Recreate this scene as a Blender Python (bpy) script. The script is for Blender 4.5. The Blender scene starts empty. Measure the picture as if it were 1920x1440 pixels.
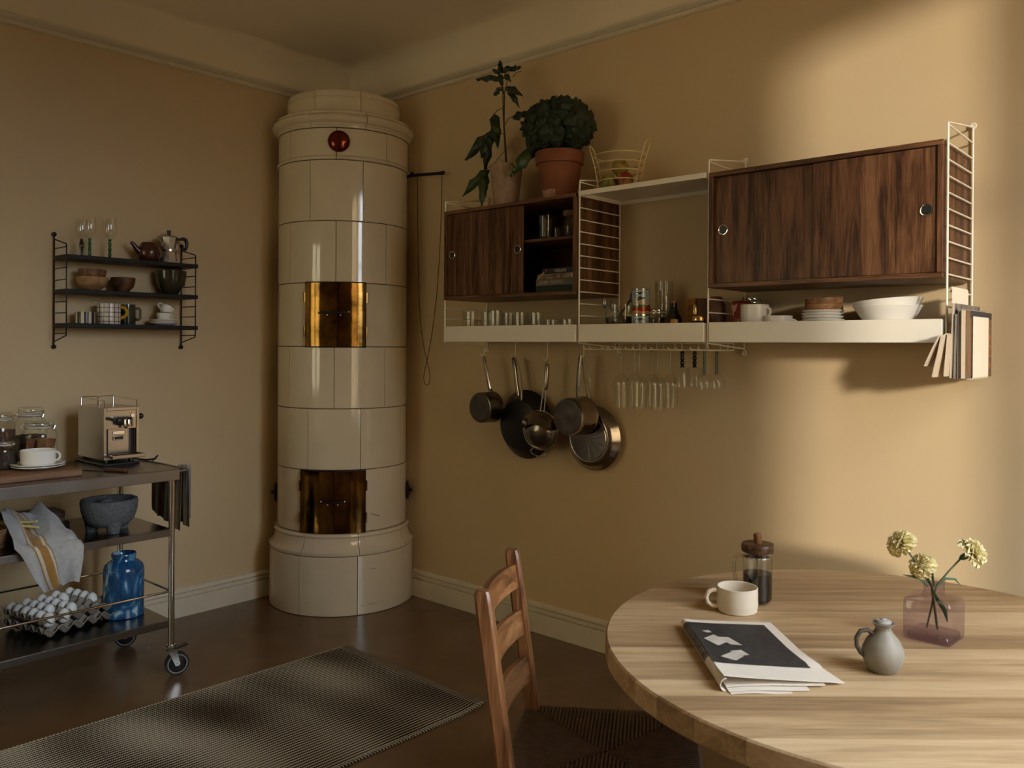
import bpy, bmesh, math, random
from mathutils import Vector, Matrix, noise as mnoise
from math import sin, cos, pi, radians, sqrt, atan2

S = bpy.context.scene
COL = S.collection
RND = random.Random(11)

# ------------------------------------------------------------------ camera
cam_d = bpy.data.cameras.new('camera')
cam = bpy.data.objects.new('camera', cam_d)
COL.objects.link(cam)
CAM = Vector((4.0058, -3.0574, 1.3522))
YAW, PITCH, ROLL, FPX, PPY = 2.29981, -0.00429, 0.00607, 1576.47, 655.2
_f = Vector((cos(PITCH) * cos(YAW), cos(PITCH) * sin(YAW), sin(PITCH)))
_r = _f.cross(Vector((0, 0, 1))).normalized()
_u = _r.cross(_f)
_r2 = _r * cos(ROLL) + _u * sin(ROLL)
_u2 = -_r * sin(ROLL) + _u * cos(ROLL)
cam.matrix_world = Matrix(((_r2.x, _u2.x, -_f.x, CAM.x), (_r2.y, _u2.y, -_f.y, CAM.y),
                           (_r2.z, _u2.z, -_f.z, CAM.z), (0, 0, 0, 1)))
cam_d.sensor_width = 36.0
cam_d.lens = 36.0 * FPX / 1920.0
cam_d.shift_y = (PPY - 720.0) / 1920.0
cam_d.clip_start = 0.05
cam_d.dof.use_dof = True
cam_d.dof.focus_distance = 3.9
cam_d.dof.aperture_fstop = 9.0
S.camera = cam

# ------------------------------------------------------------------ world, sun, window light, exposure
world = bpy.data.worlds.new('world')
S.world = world
world.use_nodes = True
_wn, _wl = world.node_tree.nodes, world.node_tree.links
SKY = 9.6
# overcast sky, three times brighter overhead than at the horizon; dim street below it
_tc = _wn.new('ShaderNodeTexCoord')
_sx = _wn.new('ShaderNodeSeparateXYZ')
_rp = _wn.new('ShaderNodeValToRGB')
_wl.new(_tc.outputs['Generated'], _sx.inputs[0])
_wl.new(_sx.outputs['Z'], _rp.inputs[0])
_e = _rp.color_ramp.elements
_e[0].position, _e[0].color = 0.0, (0.028, 0.022, 0.016, 1)
_e[1].position, _e[1].color = 0.05, (0.92, 1.02, 1.12, 1)
_e2 = _e.new(1.0)
_e2.color = (2.6, 3.0, 3.4, 1)
_wl.new(_rp.outputs[0], _wn['Background'].inputs[0])
_wn['Background'].inputs[1].default_value = SKY


def light(name, kind, energy, color, loc, direction, **kw):
    d = bpy.data.lights.new(name, kind)
    d.energy, d.color = energy, color
    for k, v in kw.items():
        setattr(d, k, v)
    o = bpy.data.objects.new(name, d)
    COL.objects.link(o)
    o.location = loc
    o.rotation_euler = Vector(direction).to_track_quat('-Z', 'Y').to_euler()
    return o


# low warm sun through the tall window on the right
light('sun', 'SUN', 3.5, (1.0, 0.89, 0.73), (8, -5, 3), (-1.03, 1.0, -0.20), angle=radians(4.0))
# sky portals in the two window openings (window_1 at x = 4.9, window_2 at y = -4.8)
light('window_portal', 'AREA', 1, (1, 1, 1), (5.04, -1.53, 1.84), (-1, 0, 0), shape='RECTANGLE', size=1.60, size_y=2.14).data.cycles.is_portal = True
light('end_window_portal', 'AREA', 1, (1, 1, 1), (0.85, -4.94, 1.62), (0, 1, 0), shape='RECTANGLE', size=1.26, size_y=1.62).data.cycles.is_portal = True

vs = S.view_settings
vs.view_transform = 'Standard'
vs.look = 'None'
vs.gamma = 1.0
vs.use_curve_mapping = False
vs.exposure = -0.28
S.cycles.max_bounces = 12
S.cycles.diffuse_bounces = 9
S.cycles.glossy_bounces = 4
S.cycles.transmission_bounces = 6
S.cycles.transparent_max_bounces = 24
S.cycles.sample_clamp_indirect = 4.0
S.cycles.caustics_reflective = False
S.cycles.caustics_refractive = False
S.cycles.use_denoising = True


# ------------------------------------------------------------------ helpers: scene objects
def thing(name, label, cat, loc=(0, 0, 0), rotz=0.0, group=None, rot=None):
    o = bpy.data.objects.new(name, None)
    COL.objects.link(o)
    o.empty_display_size = 0.05
    o.location = loc
    o.rotation_euler = rot if rot else (0, 0, rotz)
    o['label'] = label
    o['category'] = cat
    if group:
        o['group'] = group
    return o


def tag(o, label, cat, group=None):
    o['label'] = label
    o['category'] = cat
    if group:
        o['group'] = group
    return o


def link_mesh(name, me, parent=None, loc=None, rot=None, mtx=None):
    o = bpy.data.objects.new(name, me)
    COL.objects.link(o)
    if parent:
        o.parent = parent
    if mtx is not None:
        o.matrix_local = mtx
    else:
        if loc is not None:
            o.location = loc
        if rot is not None:
            o.rotation_euler = rot
    return o


def copy_tree(o, parent=None, loc=None, rot=None, label=None):
    c = o.copy()
    COL.objects.link(c)
    if parent:
        c.parent = parent
    if loc is not None:
        c.location = loc
    if rot is not None:
        c.rotation_euler = rot
    if label:
        c['label'] = label
    for ch in list(o.children):
        copy_tree(ch, c)
    return c


class MB:
    """collects geometry; obj() links it as one mesh object"""

    def __init__(s):
        s.v, s.f, s.mi = [], [], []

    def add(s, vs_, fs_, M=None, mi=0):
        n = len(s.v)
        if M is None:
            s.v += [tuple(v) for v in vs_]
        else:
            s.v += [tuple(M @ Vector(v)) for v in vs_]
        s.f += [tuple(i + n for i in f) for f in fs_]
        s.mi += [mi] * len(fs_)
        return s

    def box(s, a, b, bev=0.0, M=None, mi=0):
        lo = [min(a[i], b[i]) for i in range(3)]
        hi = [max(a[i], b[i]) for i in range(3)]
        bev = min(bev, 0.45 * min(hi[i] - lo[i] for i in range(3)))
        if bev <= 0:
            vv = [(x, y, z) for x in (lo[0], hi[0]) for y in (lo[1], hi[1]) for z in (lo[2], hi[2])]
            ff = [(0, 1, 3, 2), (4, 6, 7, 5), (0, 4, 5, 1), (2, 3, 7, 6), (0, 2, 6, 4), (1, 5, 7, 3)]
            return s.add(vv, ff, M, mi)
        vv, idx = [], {}
        for i in (0, 1):
            for j in (0, 1):
                for k in (0, 1):
                    c = [(lo, hi)[i][0], (lo, hi)[j][1], (lo, hi)[k][2]]
                    sg = [1 - 2 * i, 1 - 2 * j, 1 - 2 * k]
                    for ax in range(3):
                        p = [c[t] + (0 if t == ax else sg[t] * bev) for t in range(3)]
                        idx[(i, j, k, ax)] = len(vv)
                        vv.append(p)
        ff = []
        for ax in range(3):
            o1, o2 = (ax + 1) % 3, (ax + 2) % 3
            for e in (0, 1):
                q = []
                for (m, n) in ((0, 0), (1, 0), (1, 1), (0, 1)):
                    key = [0, 0, 0]
                    key[ax], key[o1], key[o2] = e, m, n
                    q.append(idx[(*key, ax)])
                ff.append(tuple(q if e else q[::-1]))
            for m in (0, 1):
                for n in (0, 1):
                    q = []
                    for e, axx in ((0, o1), (1, o1), (1, o2), (0, o2)):
                        key = [0, 0, 0]
                        key[ax], key[o1], key[o2] = e, m, n
                        q.append(idx[(*key, axx)])
                    ff.append(tuple(q if m == n else q[::-1]))
        for i in (0, 1):
            for j in (0, 1):
                for k in (0, 1):
                    q = [idx[(i, j, k, a_)] for a_ in range(3)]
                    ff.append(tuple(q if (i + j + k) % 2 else q[::-1]))
        return s.add(vv, ff, M, mi)

    def lathe(s, prof, n=32, M=None, mi=0, a0=0.0, a1=2 * pi, clamp=None):
        full = abs(a1 - a0 - 2 * pi) < 1e-6
        m = n if full else n + 1
        vv, ff = [], []
        for (r, z) in prof:
            for i in range(m):
                a = a0 + (a1 - a0) * i / n
                vv.append((r * cos(a), r * sin(a), z))
        k = len(prof)
        for j in range(k - 1):
            for i in range(n):
                i2 = (i + 1) % m if full else i + 1
                ff.append((j * m + i, j * m + i2, (j + 1) * m + i2, (j + 1) * m + i))
        return s.add(vv, ff, M, mi)

    def tube(s, pts, r, n=8, M=None, closed=False, caps=True, mi=0, flat=None):
        P = [Vector(p) for p in pts]
        k = len(P)
        rr = r if isinstance(r, (list, tuple)) else [r] * k
        T = []
        for i in range(k):
            a = P[(i - 1) % k] if (closed or i > 0) else P[i]
            b = P[(i + 1) % k] if (closed or i < k - 1) else P[i]
            t = b - a
            T.append(t.normalized() if t.length > 1e-9 else Vector((0, 0, 1)))
        up = Vector((0, 0, 1)) if abs(T[0].z) < 0.9 else Vector((1, 0, 0))
        N = (up - T[0] * up.dot(T[0])).normalized()
        vv, ff = [], []
        for i in range(k):
            if i:
                N = N - T[i] * N.dot(T[i])
                N = N.normalized() if N.length > 1e-6 else T[i].orthogonal().normalized()
            Bn = T[i].cross(N)
            for j in range(n):
                a = 2 * pi * j / n
                ca, sa = cos(a), sin(a)
                if flat:
                    sa *= flat
                vv.append(P[i] + (N * ca + Bn * sa) * rr[i])
        for i in range(k if closed else k - 1):
            i2 = (i + 1) % k
            for j in range(n):
                j2 = (j + 1) % n
                ff.append((i * n + j, i * n + j2, i2 * n + j2, i2 * n + j))
        if caps and not closed:
            ff.append(tuple(range(n - 1, -1, -1)))
            ff.append(tuple((k - 1) * n + j for j in range(n)))
        return s.add(vv, ff, M, mi)

    def ball(s, c, r, n=16, sc=(1, 1, 1), M=None, mi=0):
        prof = [(sin(pi * i / (n // 2)), -cos(pi * i / (n // 2))) for i in range(n // 2 + 1)]
        M2 = Matrix.Translation(Vector(c)) @ Matrix.Diagonal((r * sc[0], r * sc[1], r * sc[2], 1))
        return s.lathe([(max(a, 1e-4), b) for a, b in prof], n, (M @ M2) if M is not None else M2, mi)

    def prism(s, poly, z0, z1, M=None, mi=0):
        n = len(poly)
        vv = [(x, y, z0) for x, y in poly] + [(x, y, z1) for x, y in poly]
        ff = [tuple(range(n - 1, -1, -1)), tuple(range(n, 2 * n))]
        ff += [(i, (i + 1) % n, n + (i + 1) % n, n + i) for i in range(n)]
        return s.add(vv, ff, M, mi)

    def sheet(s, fn, nu, nv, M=None, mi=0, closed_u=False):
        vv = [fn(i / nu, j / nv) for j in range(nv + 1) for i in range(nu + (0 if closed_u else 1))]
        m = nu if closed_u else nu + 1
        ff = [(j * m + i, j * m + (i + 1) % m, (j + 1) * m + (i + 1) % m, (j + 1) * m + i)
              for j in range(nv) for i in range(nu)]
        return s.add(vv, ff, M, mi)

    def slab(s, fn, nu, nv, th, M=None, mi=0):
        """closed thin solid around a sheet (thickness th along its normal)"""
        P = [[Vector(fn(i / nu, j / nv)) for i in range(nu + 1)] for j in range(nv + 1)]
        top, bot = [], []
        for j in range(nv + 1):
            for i in range(nu + 1):
                du = P[j][min(i + 1, nu)] - P[j][max(i - 1, 0)]
                dv = P[min(j + 1, nv)][i] - P[max(j - 1, 0)][i]
                nn = du.cross(dv)
                nn = nn.normalized() if nn.length > 1e-9 else Vector((0, 0, 1))
                top.append(P[j][i] + nn * th / 2)
                bot.append(P[j][i] - nn * th / 2)
        m = nu + 1
        o = len(top)
        ff, ml = [], []
        for j in range(nv):
            for i in range(nu):
                a, b, c, d = j * m + i, j * m + i + 1, (j + 1) * m + i + 1, (j + 1) * m + i
                ff += [(a, b, c, d), (o + d, o + c, o + b, o + a)]
                if callable(mi):
                    ml += [mi(i, j)] * 2
        for i in range(nu):
            ff += [(o + i, o + i + 1, i + 1, i), (nv * m + i, nv * m + i + 1, o + nv * m + i + 1, o + nv * m + i)]
        for j in range(nv):
            ff += [(j * m, (j + 1) * m, o + (j + 1) * m, o + j * m),
                   (o + j * m + nu, o + (j + 1) * m + nu, (j + 1) * m + nu, j * m + nu)]
        if callable(mi):
            n0 = len(s.f)
            s.add(top + bot, ff, M, 0)
            s.mi[n0:n0 + len(ml)] = ml
            return s
        return s.add(top + bot, ff, M, mi)

    def mesh(s, name, mats, smooth=38):
        me = bpy.data.meshes.new(name)
        me.from_pydata([tuple(v) for v in s.v], [], s.f)
        for m in (mats if isinstance(mats, (list, tuple)) else [mats]):
            me.materials.append(m)
        me.polygons.foreach_set('material_index', s.mi)
        if smooth:
            me.polygons.foreach_set('use_smooth', [True] * len(me.polygons))
            me.update()
            me.set_sharp_from_angle(angle=radians(smooth))
        me.update()
        return me


def obj(name, mb, mats, parent=None, loc=None, rot=None, smooth=38, mtx=None):
    return link_mesh(name, mb.mesh(name, mats, smooth), parent, loc, rot, mtx)


def struct(name, mb, mats, smooth=38, parent=None):
    o = obj(name, mb, mats, parent, smooth=smooth)
    if not parent:
        o['kind'] = 'structure'
    return o


def T(x=0, y=0, z=0):
    return Matrix.Translation((x, y, z))


def RX(a):
    return Matrix.Rotation(a, 4, 'X')


def RY(a):
    return Matrix.Rotation(a, 4, 'Y')


def RZ(a):
    return Matrix.Rotation(a, 4, 'Z')


def arc(cx, cy, r, a0, a1, n):
    return [(cx + r * cos(a0 + (a1 - a0) * i / n), cy + r * sin(a0 + (a1 - a0) * i / n)) for i in range(n + 1)]


def ribbon(path, w, th, z0=0.0):
    """polygon of thickness th around a 2-d path (for flat bent strips); returns poly"""
    L, Rr = [], []
    for i, p in enumerate(path):
        a = Vector(path[max(i - 1, 0)])
        b = Vector(path[min(i + 1, len(path) - 1)])
        t = (b - a).normalized()
        n = Vector((-t.y, t.x))
        L.append(tuple(Vector(p) + n * th / 2))
        Rr.append(tuple(Vector(p) - n * th / 2))
    return L + Rr[::-1]


def text_mesh(body, size, mat_, th=0.0004, align='CENTER', spacing=1.0, bold=0.0):
    cu = bpy.data.curves.new('lettering', 'FONT')
    cu.body = body
    cu.size = size
    cu.align_x = align
    cu.align_y = 'CENTER'
    cu.space_character = spacing
    cu.extrude = th
    cu.offset = bold
    cu.resolution_u = 2
    o = bpy.data.objects.new('lettering', cu)
    COL.objects.link(o)
    dg = bpy.context.evaluated_depsgraph_get()
    me = bpy.data.meshes.new_from_object(o.evaluated_get(dg))
    bpy.data.objects.remove(o)
    bpy.data.curves.remove(cu)
    me.materials.clear()
    me.materials.append(mat_)
    return me


# ------------------------------------------------------------------ helpers: materials
_mats = {}


def _new(name):
    m = bpy.data.materials.new(name)
    m.use_nodes = True
    nt = m.node_tree
    b = nt.nodes['Principled BSDF']
    _mats[name] = m
    return m, nt, b


def node(nt, kind, **kw):
    n = nt.nodes.new(kind)
    for k, v in kw.items():
        if k.startswith('i_'):
            n.inputs[k[2:].replace('_', ' ')].default_value = v
        else:
            setattr(n, k, v)
    return n


def coords(nt, scale=(1, 1, 1), rnd=True, rot=(0, 0, 0)):
    tc = node(nt, 'ShaderNodeTexCoord')
    mp = node(nt, 'ShaderNodeMapping')
    mp.inputs['Scale'].default_value = scale
    mp.inputs['Rotation'].default_value = rot
    if rnd:
        oi = node(nt, 'ShaderNodeObjectInfo')
        mu = node(nt, 'ShaderNodeMath', operation='MULTIPLY')
        mu.inputs[1].default_value = 37.0
        nt.links.new(oi.outputs['Random'], mu.inputs[0])
        ad = node(nt, 'ShaderNodeVectorMath', operation='ADD')
        nt.links.new(tc.outputs['Object'], ad.inputs[0])
        nt.links.new(mu.outputs[0], ad.inputs[1])
        nt.links.new(ad.outputs[0], mp.inputs['Vector'])
    else:
        nt.links.new(tc.outputs['Object'], mp.inputs['Vector'])
    return mp.outputs[0]


def ramp(nt, fac, stops):
    r = node(nt, 'ShaderNodeValToRGB')
    el = r.color_ramp.elements
    while len(el) < len(stops):
        el.new(0.5)
    for e, (p, c) in zip(el, stops):
        e.position = p
        e.color = (*c, 1)
    nt.links.new(fac, r.inputs[0])
    return r.outputs[0]


def add_bump(nt, b, height, strength, dist=0.002):
    bp = node(nt, 'ShaderNodeBump')
    bp.inputs['Strength'].default_value = strength
    bp.inputs['Distance'].default_value = dist
    nt.links.new(height, bp.inputs['Height'])
    nt.links.new(bp.outputs[0], b.inputs['Normal'])


def mat(name, col, rough=0.5, metal=0.0, var=0.0, vs_=6.0, bump=0.0, bs=80.0, bd=0.002, spec=0.5, coat=0.0,
        sheen=0.0, aniso=0.0, rvar=0.0):
    if name in _mats:
        return _mats[name]
    m, nt, b = _new(name)
    b.inputs['Base Color'].default_value = (*col, 1)
    b.inputs['Roughness'].default_value = rough
    b.inputs['Metallic'].default_value = metal
    b.inputs['Specular IOR Level'].default_value = spec
    b.inputs['Coat Weight'].default_value = coat
    b.inputs['Coat Roughness'].default_value = 0.05
    b.inputs['Sheen Weight'].default_value = sheen
    if aniso:
        b.inputs['Anisotropic'].default_value = aniso
    v = None
    if var or bump or rvar:
        v = coords(nt)
    if var or rvar:
        nz = node(nt, 'ShaderNodeTexNoise')
        nz.inputs['Scale'].default_value = vs_
        nz.inputs['Detail'].default_value = 6
        nz.inputs['Roughness'].default_value = 0.6
        nt.links.new(v, nz.inputs['Vector'])
        if var:
            lo = tuple(c * (1 - var) for c in col)
            hi = tuple(min(1, c * (1 + var)) for c in col)
            nt.links.new(ramp(nt, nz.outputs[0], [(0.3, lo), (0.7, hi)]), b.inputs['Base Color'])
        if rvar:
            mr = node(nt, 'ShaderNodeMapRange')
            mr.inputs['To Min'].default_value = max(0.02, rough - rvar)
            mr.inputs['To Max'].default_value = rough + rvar
            nt.links.new(nz.outputs[0], mr.inputs[0])
            nt.links.new(mr.outputs[0], b.inputs['Roughness'])
    if bump:
        nb = node(nt, 'ShaderNodeTexNoise')
        nb.inputs['Scale'].default_value = bs
        nb.inputs['Detail'].default_value = 3
        nt.links.new(v, nb.inputs['Vector'])
        add_bump(nt, b, nb.outputs[0], bump, bd)
    return m


def wood(name, dark, mid, light_, axis='z', scale=1.0, rough=0.45, swirl=0.0, coat=0.0, fine=1.0, bump=0.15):
    """grain runs along axis; broad bands plus fine pores"""
    if name in _mats:
        return _mats[name]
    m, nt, b = _new(name)
    st = {'x': (0.06, 1, 1), 'y': (1, 0.06, 1), 'z': (1, 1, 0.06)}[axis]
    v = coords(nt, tuple(k * 14 * scale for k in st))
    if swirl:
        w = node(nt, 'ShaderNodeTexNoise')
        w.inputs['Scale'].default_value = 0.35
        w.inputs['Detail'].default_value = 1
        nt.links.new(v, w.inputs['Vector'])
        mm = node(nt, 'ShaderNodeVectorMath', operation='MULTIPLY')
        mm.inputs[1].default_value = (swirl, swirl, swirl)
        nt.links.new(w.outputs['Color'], mm.inputs[0])
        ad = node(nt, 'ShaderNodeVectorMath', operation='ADD')
        nt.links.new(v, ad.inputs[0])
        nt.links.new(mm.outputs[0], ad.inputs[1])
        v = ad.outputs[0]
    n1 = node(nt, 'ShaderNodeTexNoise')
    n1.inputs['Scale'].default_value = 1.3
    n1.inputs['Detail'].default_value = 8
    n1.inputs['Roughness'].default_value = 0.65
    n1.inputs['Distortion'].default_value = 0.6
    nt.links.new(v, n1.inputs['Vector'])
    n2 = node(nt, 'ShaderNodeTexNoise')
    n2.inputs['Scale'].default_value = 9.0
    n2.inputs['Detail'].default_value = 3
    nt.links.new(v, n2.inputs['Vector'])
    mx = node(nt, 'ShaderNodeMath', operation='MULTIPLY_ADD')
    mx.inputs[1].default_value = 0.42 * fine
    nt.links.new(n2.outputs[0], mx.inputs[0])
    nt.links.new(n1.outputs[0], mx.inputs[2])
    o = 0.21 * fine
    col = ramp(nt, mx.outputs[0], [(0.36 + o, dark), (0.50 + o, mid), (0.66 + o, light_)])
    nt.links.new(col, b.inputs['Base Color'])
    b.inputs['Roughness'].default_value = rough
    b.inputs['Specular IOR Level'].default_value = 0.3
    b.inputs['Coat Weight'].default_value = coat
    b.inputs['Coat Roughness'].default_value = 0.2
    add_bump(nt, b, mx.outputs[0], bump, 0.0008)
    return m


def glass(name, tint=(0.96, 0.97, 0.96), edge=(0.75, 0.78, 0.76), refl=0.35, rough=0.02):
    """thin clear glass wall: see-through face on, tinted and mirror-like towards the rim"""
    if name in _mats:
        return _mats[name]
    m, nt, b = _new(name)
    nt.nodes.remove(b)
    out = [n for n in nt.nodes if n.type == 'OUTPUT_MATERIAL'][0]
    lw = node(nt, 'ShaderNodeLayerWeight')
    lw.inputs['Blend'].default_value = 0.3
    tr = node(nt, 'ShaderNodeBsdfTransparent')
    nt.links.new(ramp(nt, lw.outputs['Facing'], [(0.35, tint), (1.0, edge)]), tr.inputs[0])
    gl = node(nt, 'ShaderNodeBsdfGlossy')
    gl.inputs['Roughness'].default_value = rough
    gl.inputs['Color'].default_value = (1, 1, 1, 1)
    f = node(nt, 'ShaderNodeMapRange')
    f.inputs['To Min'].default_value = 0.05
    f.inputs['To Max'].default_value = refl
    pw = node(nt, 'ShaderNodeMath', operation='POWER')
    pw.inputs[1].default_value = 2.5
    nt.links.new(lw.outputs['Facing'], pw.inputs[0])
    nt.links.new(pw.outputs[0], f.inputs[0])
    mx = node(nt, 'ShaderNodeMixShader')
    nt.links.new(f.outputs[0], mx.inputs[0])
    nt.links.new(tr.outputs[0], mx.inputs[1])
    nt.links.new(gl.outputs[0], mx.inputs[2])
    nt.links.new(mx.outputs[0], out.inputs[0])
    return m


def metal(name, col, rough=0.25, var=0.0, aniso=0.0, bump=0.0):
    return mat(name, col, rough, 1.0, var=var, vs_=3.0, aniso=aniso, bump=bump, bs=40, rvar=0.06 if rough > 0.12 else 0.0)


WHITE_METAL = mat('white_lacquered_steel', (0.82, 0.78, 0.69), 0.38)
BLACK_METAL = mat('black_lacquered_steel', (0.008, 0.007, 0.007), 0.42, spec=0.25)
STEEL = metal('brushed_steel', (0.55, 0.52, 0.49), 0.24, var=0.06)
DARK_STEEL = metal('worn_dark_steel', (0.30, 0.28, 0.265), 0.30, var=0.15)
CHROME = metal('chrome', (0.72, 0.71, 0.69), 0.08)
GLASS = glass('clear_glass')
WHITE_CHINA = mat('white_china', (0.78, 0.76, 0.71), 0.16)
BLACK_PLASTIC = mat('black_plastic', (0.015, 0.014, 0.014), 0.32)
WALNUT = wood('walnut', (0.030, 0.011, 0.005), (0.100, 0.042, 0.018), (0.185, 0.086, 0.040), 'z', 1.6, 0.42)
WALNUT_H = wood('walnut_horizontal', (0.045, 0.018, 0.008), (0.125, 0.055, 0.025), (0.20, 0.096, 0.046), 'x', 1.6, 0.42)
WALNUT_SWIRL = wood('walnut_figured', (0.030, 0.011, 0.005), (0.096, 0.040, 0.017), (0.185, 0.086, 0.040), 'z', 1.5, 0.42, swirl=2.2)

# ================================================================== the room
# wall_right: plane y = 0 (shelves), wall_left: plane x = 0 (cart), corner with the stove at the origin
XW, YE = 4.90, -4.80
ZC, ZM = 2.92, 2.712


def wall_mat(name, col):
    m, nt, b = _new(name)
    v = coords(nt, rnd=False)
    n1 = node(nt, 'ShaderNodeTexNoise')
    n1.inputs['Scale'].default_value = 1.1
    n1.inputs['Detail'].default_value = 4
    nt.links.new(v, n1.inputs['Vector'])
    lo = tuple(c * 0.94 for c in col)
    hi = tuple(c * 1.05 for c in col)
    nt.links.new(ramp(nt, n1.outputs[0], [(0.3, lo), (0.7, hi)]), b.inputs['Base Color'])
    b.inputs['Roughness'].default_value = 0.62
    b.inputs['Specular IOR Level'].default_value = 0.3
    n2 = node(nt, 'ShaderNodeTexNoise')
    n2.inputs['Scale'].default_value = 190
    n2.inputs['Detail'].default_value = 2
    nt.links.new(v, n2.inputs['Vector'])
    add_bump(nt, b, n2.outputs[0], 0.10, 0.0012)
    return m


WALL = wall_mat('tan_wall_paint', (0.56, 0.425, 0.255))
CEIL = wall_mat('cream_ceiling_paint', (0.76, 0.665, 0.51))
TRIM = mat('cream_trim_paint', (0.62, 0.55, 0.43), 0.42, var=0.05, vs_=9)


def floor_mat():
    m, nt, b = _new('polished_brown_linoleum')
    v = coords(nt, rnd=False)
    n1 = node(nt, 'ShaderNodeTexNoise')
    n1.inputs['Scale'].default_value = 2.2
    n1.inputs['Detail'].default_value = 5
    n1.inputs['Roughness'].default_value = 0.6
    n1.inputs['Distortion'].default_value = 0.3
    nt.links.new(v, n1.inputs['Vector'])
    c = ramp(nt, n1.outputs[0], [(0.20, (0.100, 0.054, 0.026)), (0.5, (0.128, 0.072, 0.036)), (0.80, (0.160, 0.093, 0.048))])
    nt.links.new(c, b.inputs['Base Color'])
    b.inputs['Roughness'].default_value = 0.27
    return m


FLOOR = floor_mat()
struct('floor', MB().box((-0.15, YE - 0.15, -0.10), (XW + 0.15, 0.15, 0.0)), FLOOR, smooth=0)
struct('wall_left', MB().box((-0.15, YE - 0.15, 0.0), (0.0, 0.15, 3.05)), WALL, smooth=0)
struct('wall_right', MB().box((0.0, 0.0, 0.0), (XW + 0.15, 0.15, 3.05)), WALL, smooth=0)


def wall_with_opening(name, axis, pos, th, lo, hi, o0, o1, z0, z1):
    """wall across the room with one window opening (built from its four solid sides)"""
    mb = MB()
    parts = [(lo, o0, 0, 3.05), (o1, hi, 0, 3.05), (o0, o1, 0, z0), (o0, o1, z1, 3.05)]
    for a, b, c, d in parts:
        if axis == 'x':
            mb.box((pos, a, c), (pos + th, b, d))
        else:
            mb.box((a, pos, c), (b, pos + th, d))
    return struct(name, mb, WALL, smooth=0)


wall_with_opening('wall_front', 'x', XW, 0.15, YE, 0.0, -2.30, -0.76, 0.58, 2.92)
wall_with_opening('wall_back', 'y', YE - 0.15, 0.15, 0.0, XW, 0.25, 1.45, 0.85, 2.40)


def window(name, axis, pos, a, b, z0, z1, mull, cross):
    """casement window: outer frame, centre post and crossbars"""
    fr = MB()

    def bar(u0, u1, w0, w1, d=0.05):
        if axis == 'x':
            fr.box((pos - d / 2, u0, w0), (pos + d / 2, u1, w1), 0.004)
        else:
            fr.box((u0, pos - d / 2, w0), (u1, pos + d / 2, w1), 0.004)
    t = 0.05
    bar(a, b, z0, z0 + t)
    bar(a, b, z1 - t, z1)
    bar(a, a + t, z0, z1)
    bar(b - t, b, z0, z1)
    for m_ in mull:
        bar(m_ - 0.055, m_ + 0.055, z0, z1, 0.06)
    for c_ in cross:
        bar(a, b, c_ - 0.013, c_ + 0.013, 0.035)
    o = struct(name, fr, TRIM)
    o['label'] = 'cream casement window frame with a centre post'
    return o


window('window_1', 'x', XW + 0.06, -2.30, -0.76, 0.58, 2.92, [-1.49], [2.15])
window('window_2', 'y', YE - 0.06, 0.25, 1.45, 0.85, 2.40, [0.85], [1.75])

# ceiling with a cove that springs from the picture moulding
cv = MB()
prof = [(0.026, ZM + 0.045)] + [(0.026 + 0.15 * (1 - cos(t)), ZM + 0.045 + (ZC - ZM - 0.045) * sin(t))
                                for t in [pi / 2 * i / 10 for i in range(1, 11)]]
rows = []
for d, z in prof:
    rows.append([(d, YE + d, z), (d, -d, z), (XW, -d, z), (XW, YE + d, z)])
vv = [p for r_ in rows for p in r_]
ff = []
for i in range(len(rows) - 1):
    for k in (0, 1, 3):            # no cove above the window wall
        k2 = (k + 1) % 4
        ff.append((i * 4 + k, i * 4 + k2, (i + 1) * 4 + k2, (i + 1) * 4 + k))
n_ = (len(rows) - 1) * 4
ff.append((n_, n_ + 1, n_ + 2, n_ + 3))
cv.add(vv, ff)
cv.box((-0.15, YE - 0.15, 3.05), (XW + 0.15, 0.15, 3.15))
struct('ceiling', cv, CEIL, smooth=25)


def run(prof_, axis, a, b):
    """sweep a (depth, height) profile along a wall"""
    mb = MB()
    n = len(prof_)
    vv_ = []
    for t in (a, b):
        for d, z in prof_:
            vv_.append((d, t, z) if axis == 'y' else (t, -d, z))
    ff_ = [(i, (i + 1) % n, n + (i + 1) % n, n + i) for i in range(n)] + [tuple(range(n)), tuple(range(2 * n - 1, n - 1, -1))]
    return mb.add(vv_, ff_)


mould = [(0, ZM), (0.010, ZM), (0.016, ZM + 0.004), (0.016, ZM + 0.017), (0.011, ZM + 0.0185), (0.011, ZM + 0.0215),
         (0.019, ZM + 0.023), (0.021, ZM + 0.026), (0.016, ZM + 0.0285), (0.022, ZM + 0.031), (0.029, ZM + 0.037),
         (0.030, ZM + 0.048), (0, ZM + 0.050)]
base = [(0, 0), (0.024, 0), (0.024, 0.092), (0.013, 0.0935), (0.013, 0.0975), (0.022, 0.0995), (0.022, 0.115),
        (0.010, 0.117), (0.010, 0.1205), (0.019, 0.1225), (0.017, 0.134), (0.010, 0.140), (0, 0.141)]
struct('trim_1', run(mould, 'y', YE, 0.0), TRIM, smooth=20)
struct('trim_2', run(mould, 'x', 0.0, XW), TRIM, smooth=20)
struct('baseboard_left', run(base, 'y', YE, -0.55), TRIM, smooth=20)
struct('baseboard_right', run(base, 'x', 0.575, XW), TRIM, smooth=20)

# unseen ochre block added opposite window_1: screens some sky, gives warm fill
struct('wall_sky_screen', MB().box((13.0, -8.15, -4.0), (19.0, -4.0, 12.0)), mat('ochre_screen', (0.50, 0.33, 0.16), 0.9), smooth=0)
# unseen olive block added outside window_2: hides its sky, bounces warm fill
struct('wall_fill_bounce', MB().box((-6.0, -10.5, -4.0), (9.0, -9.0, 6.0)), mat('olive_bounce', (0.60, 0.50, 0.29), 0.9), smooth=0)

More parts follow.
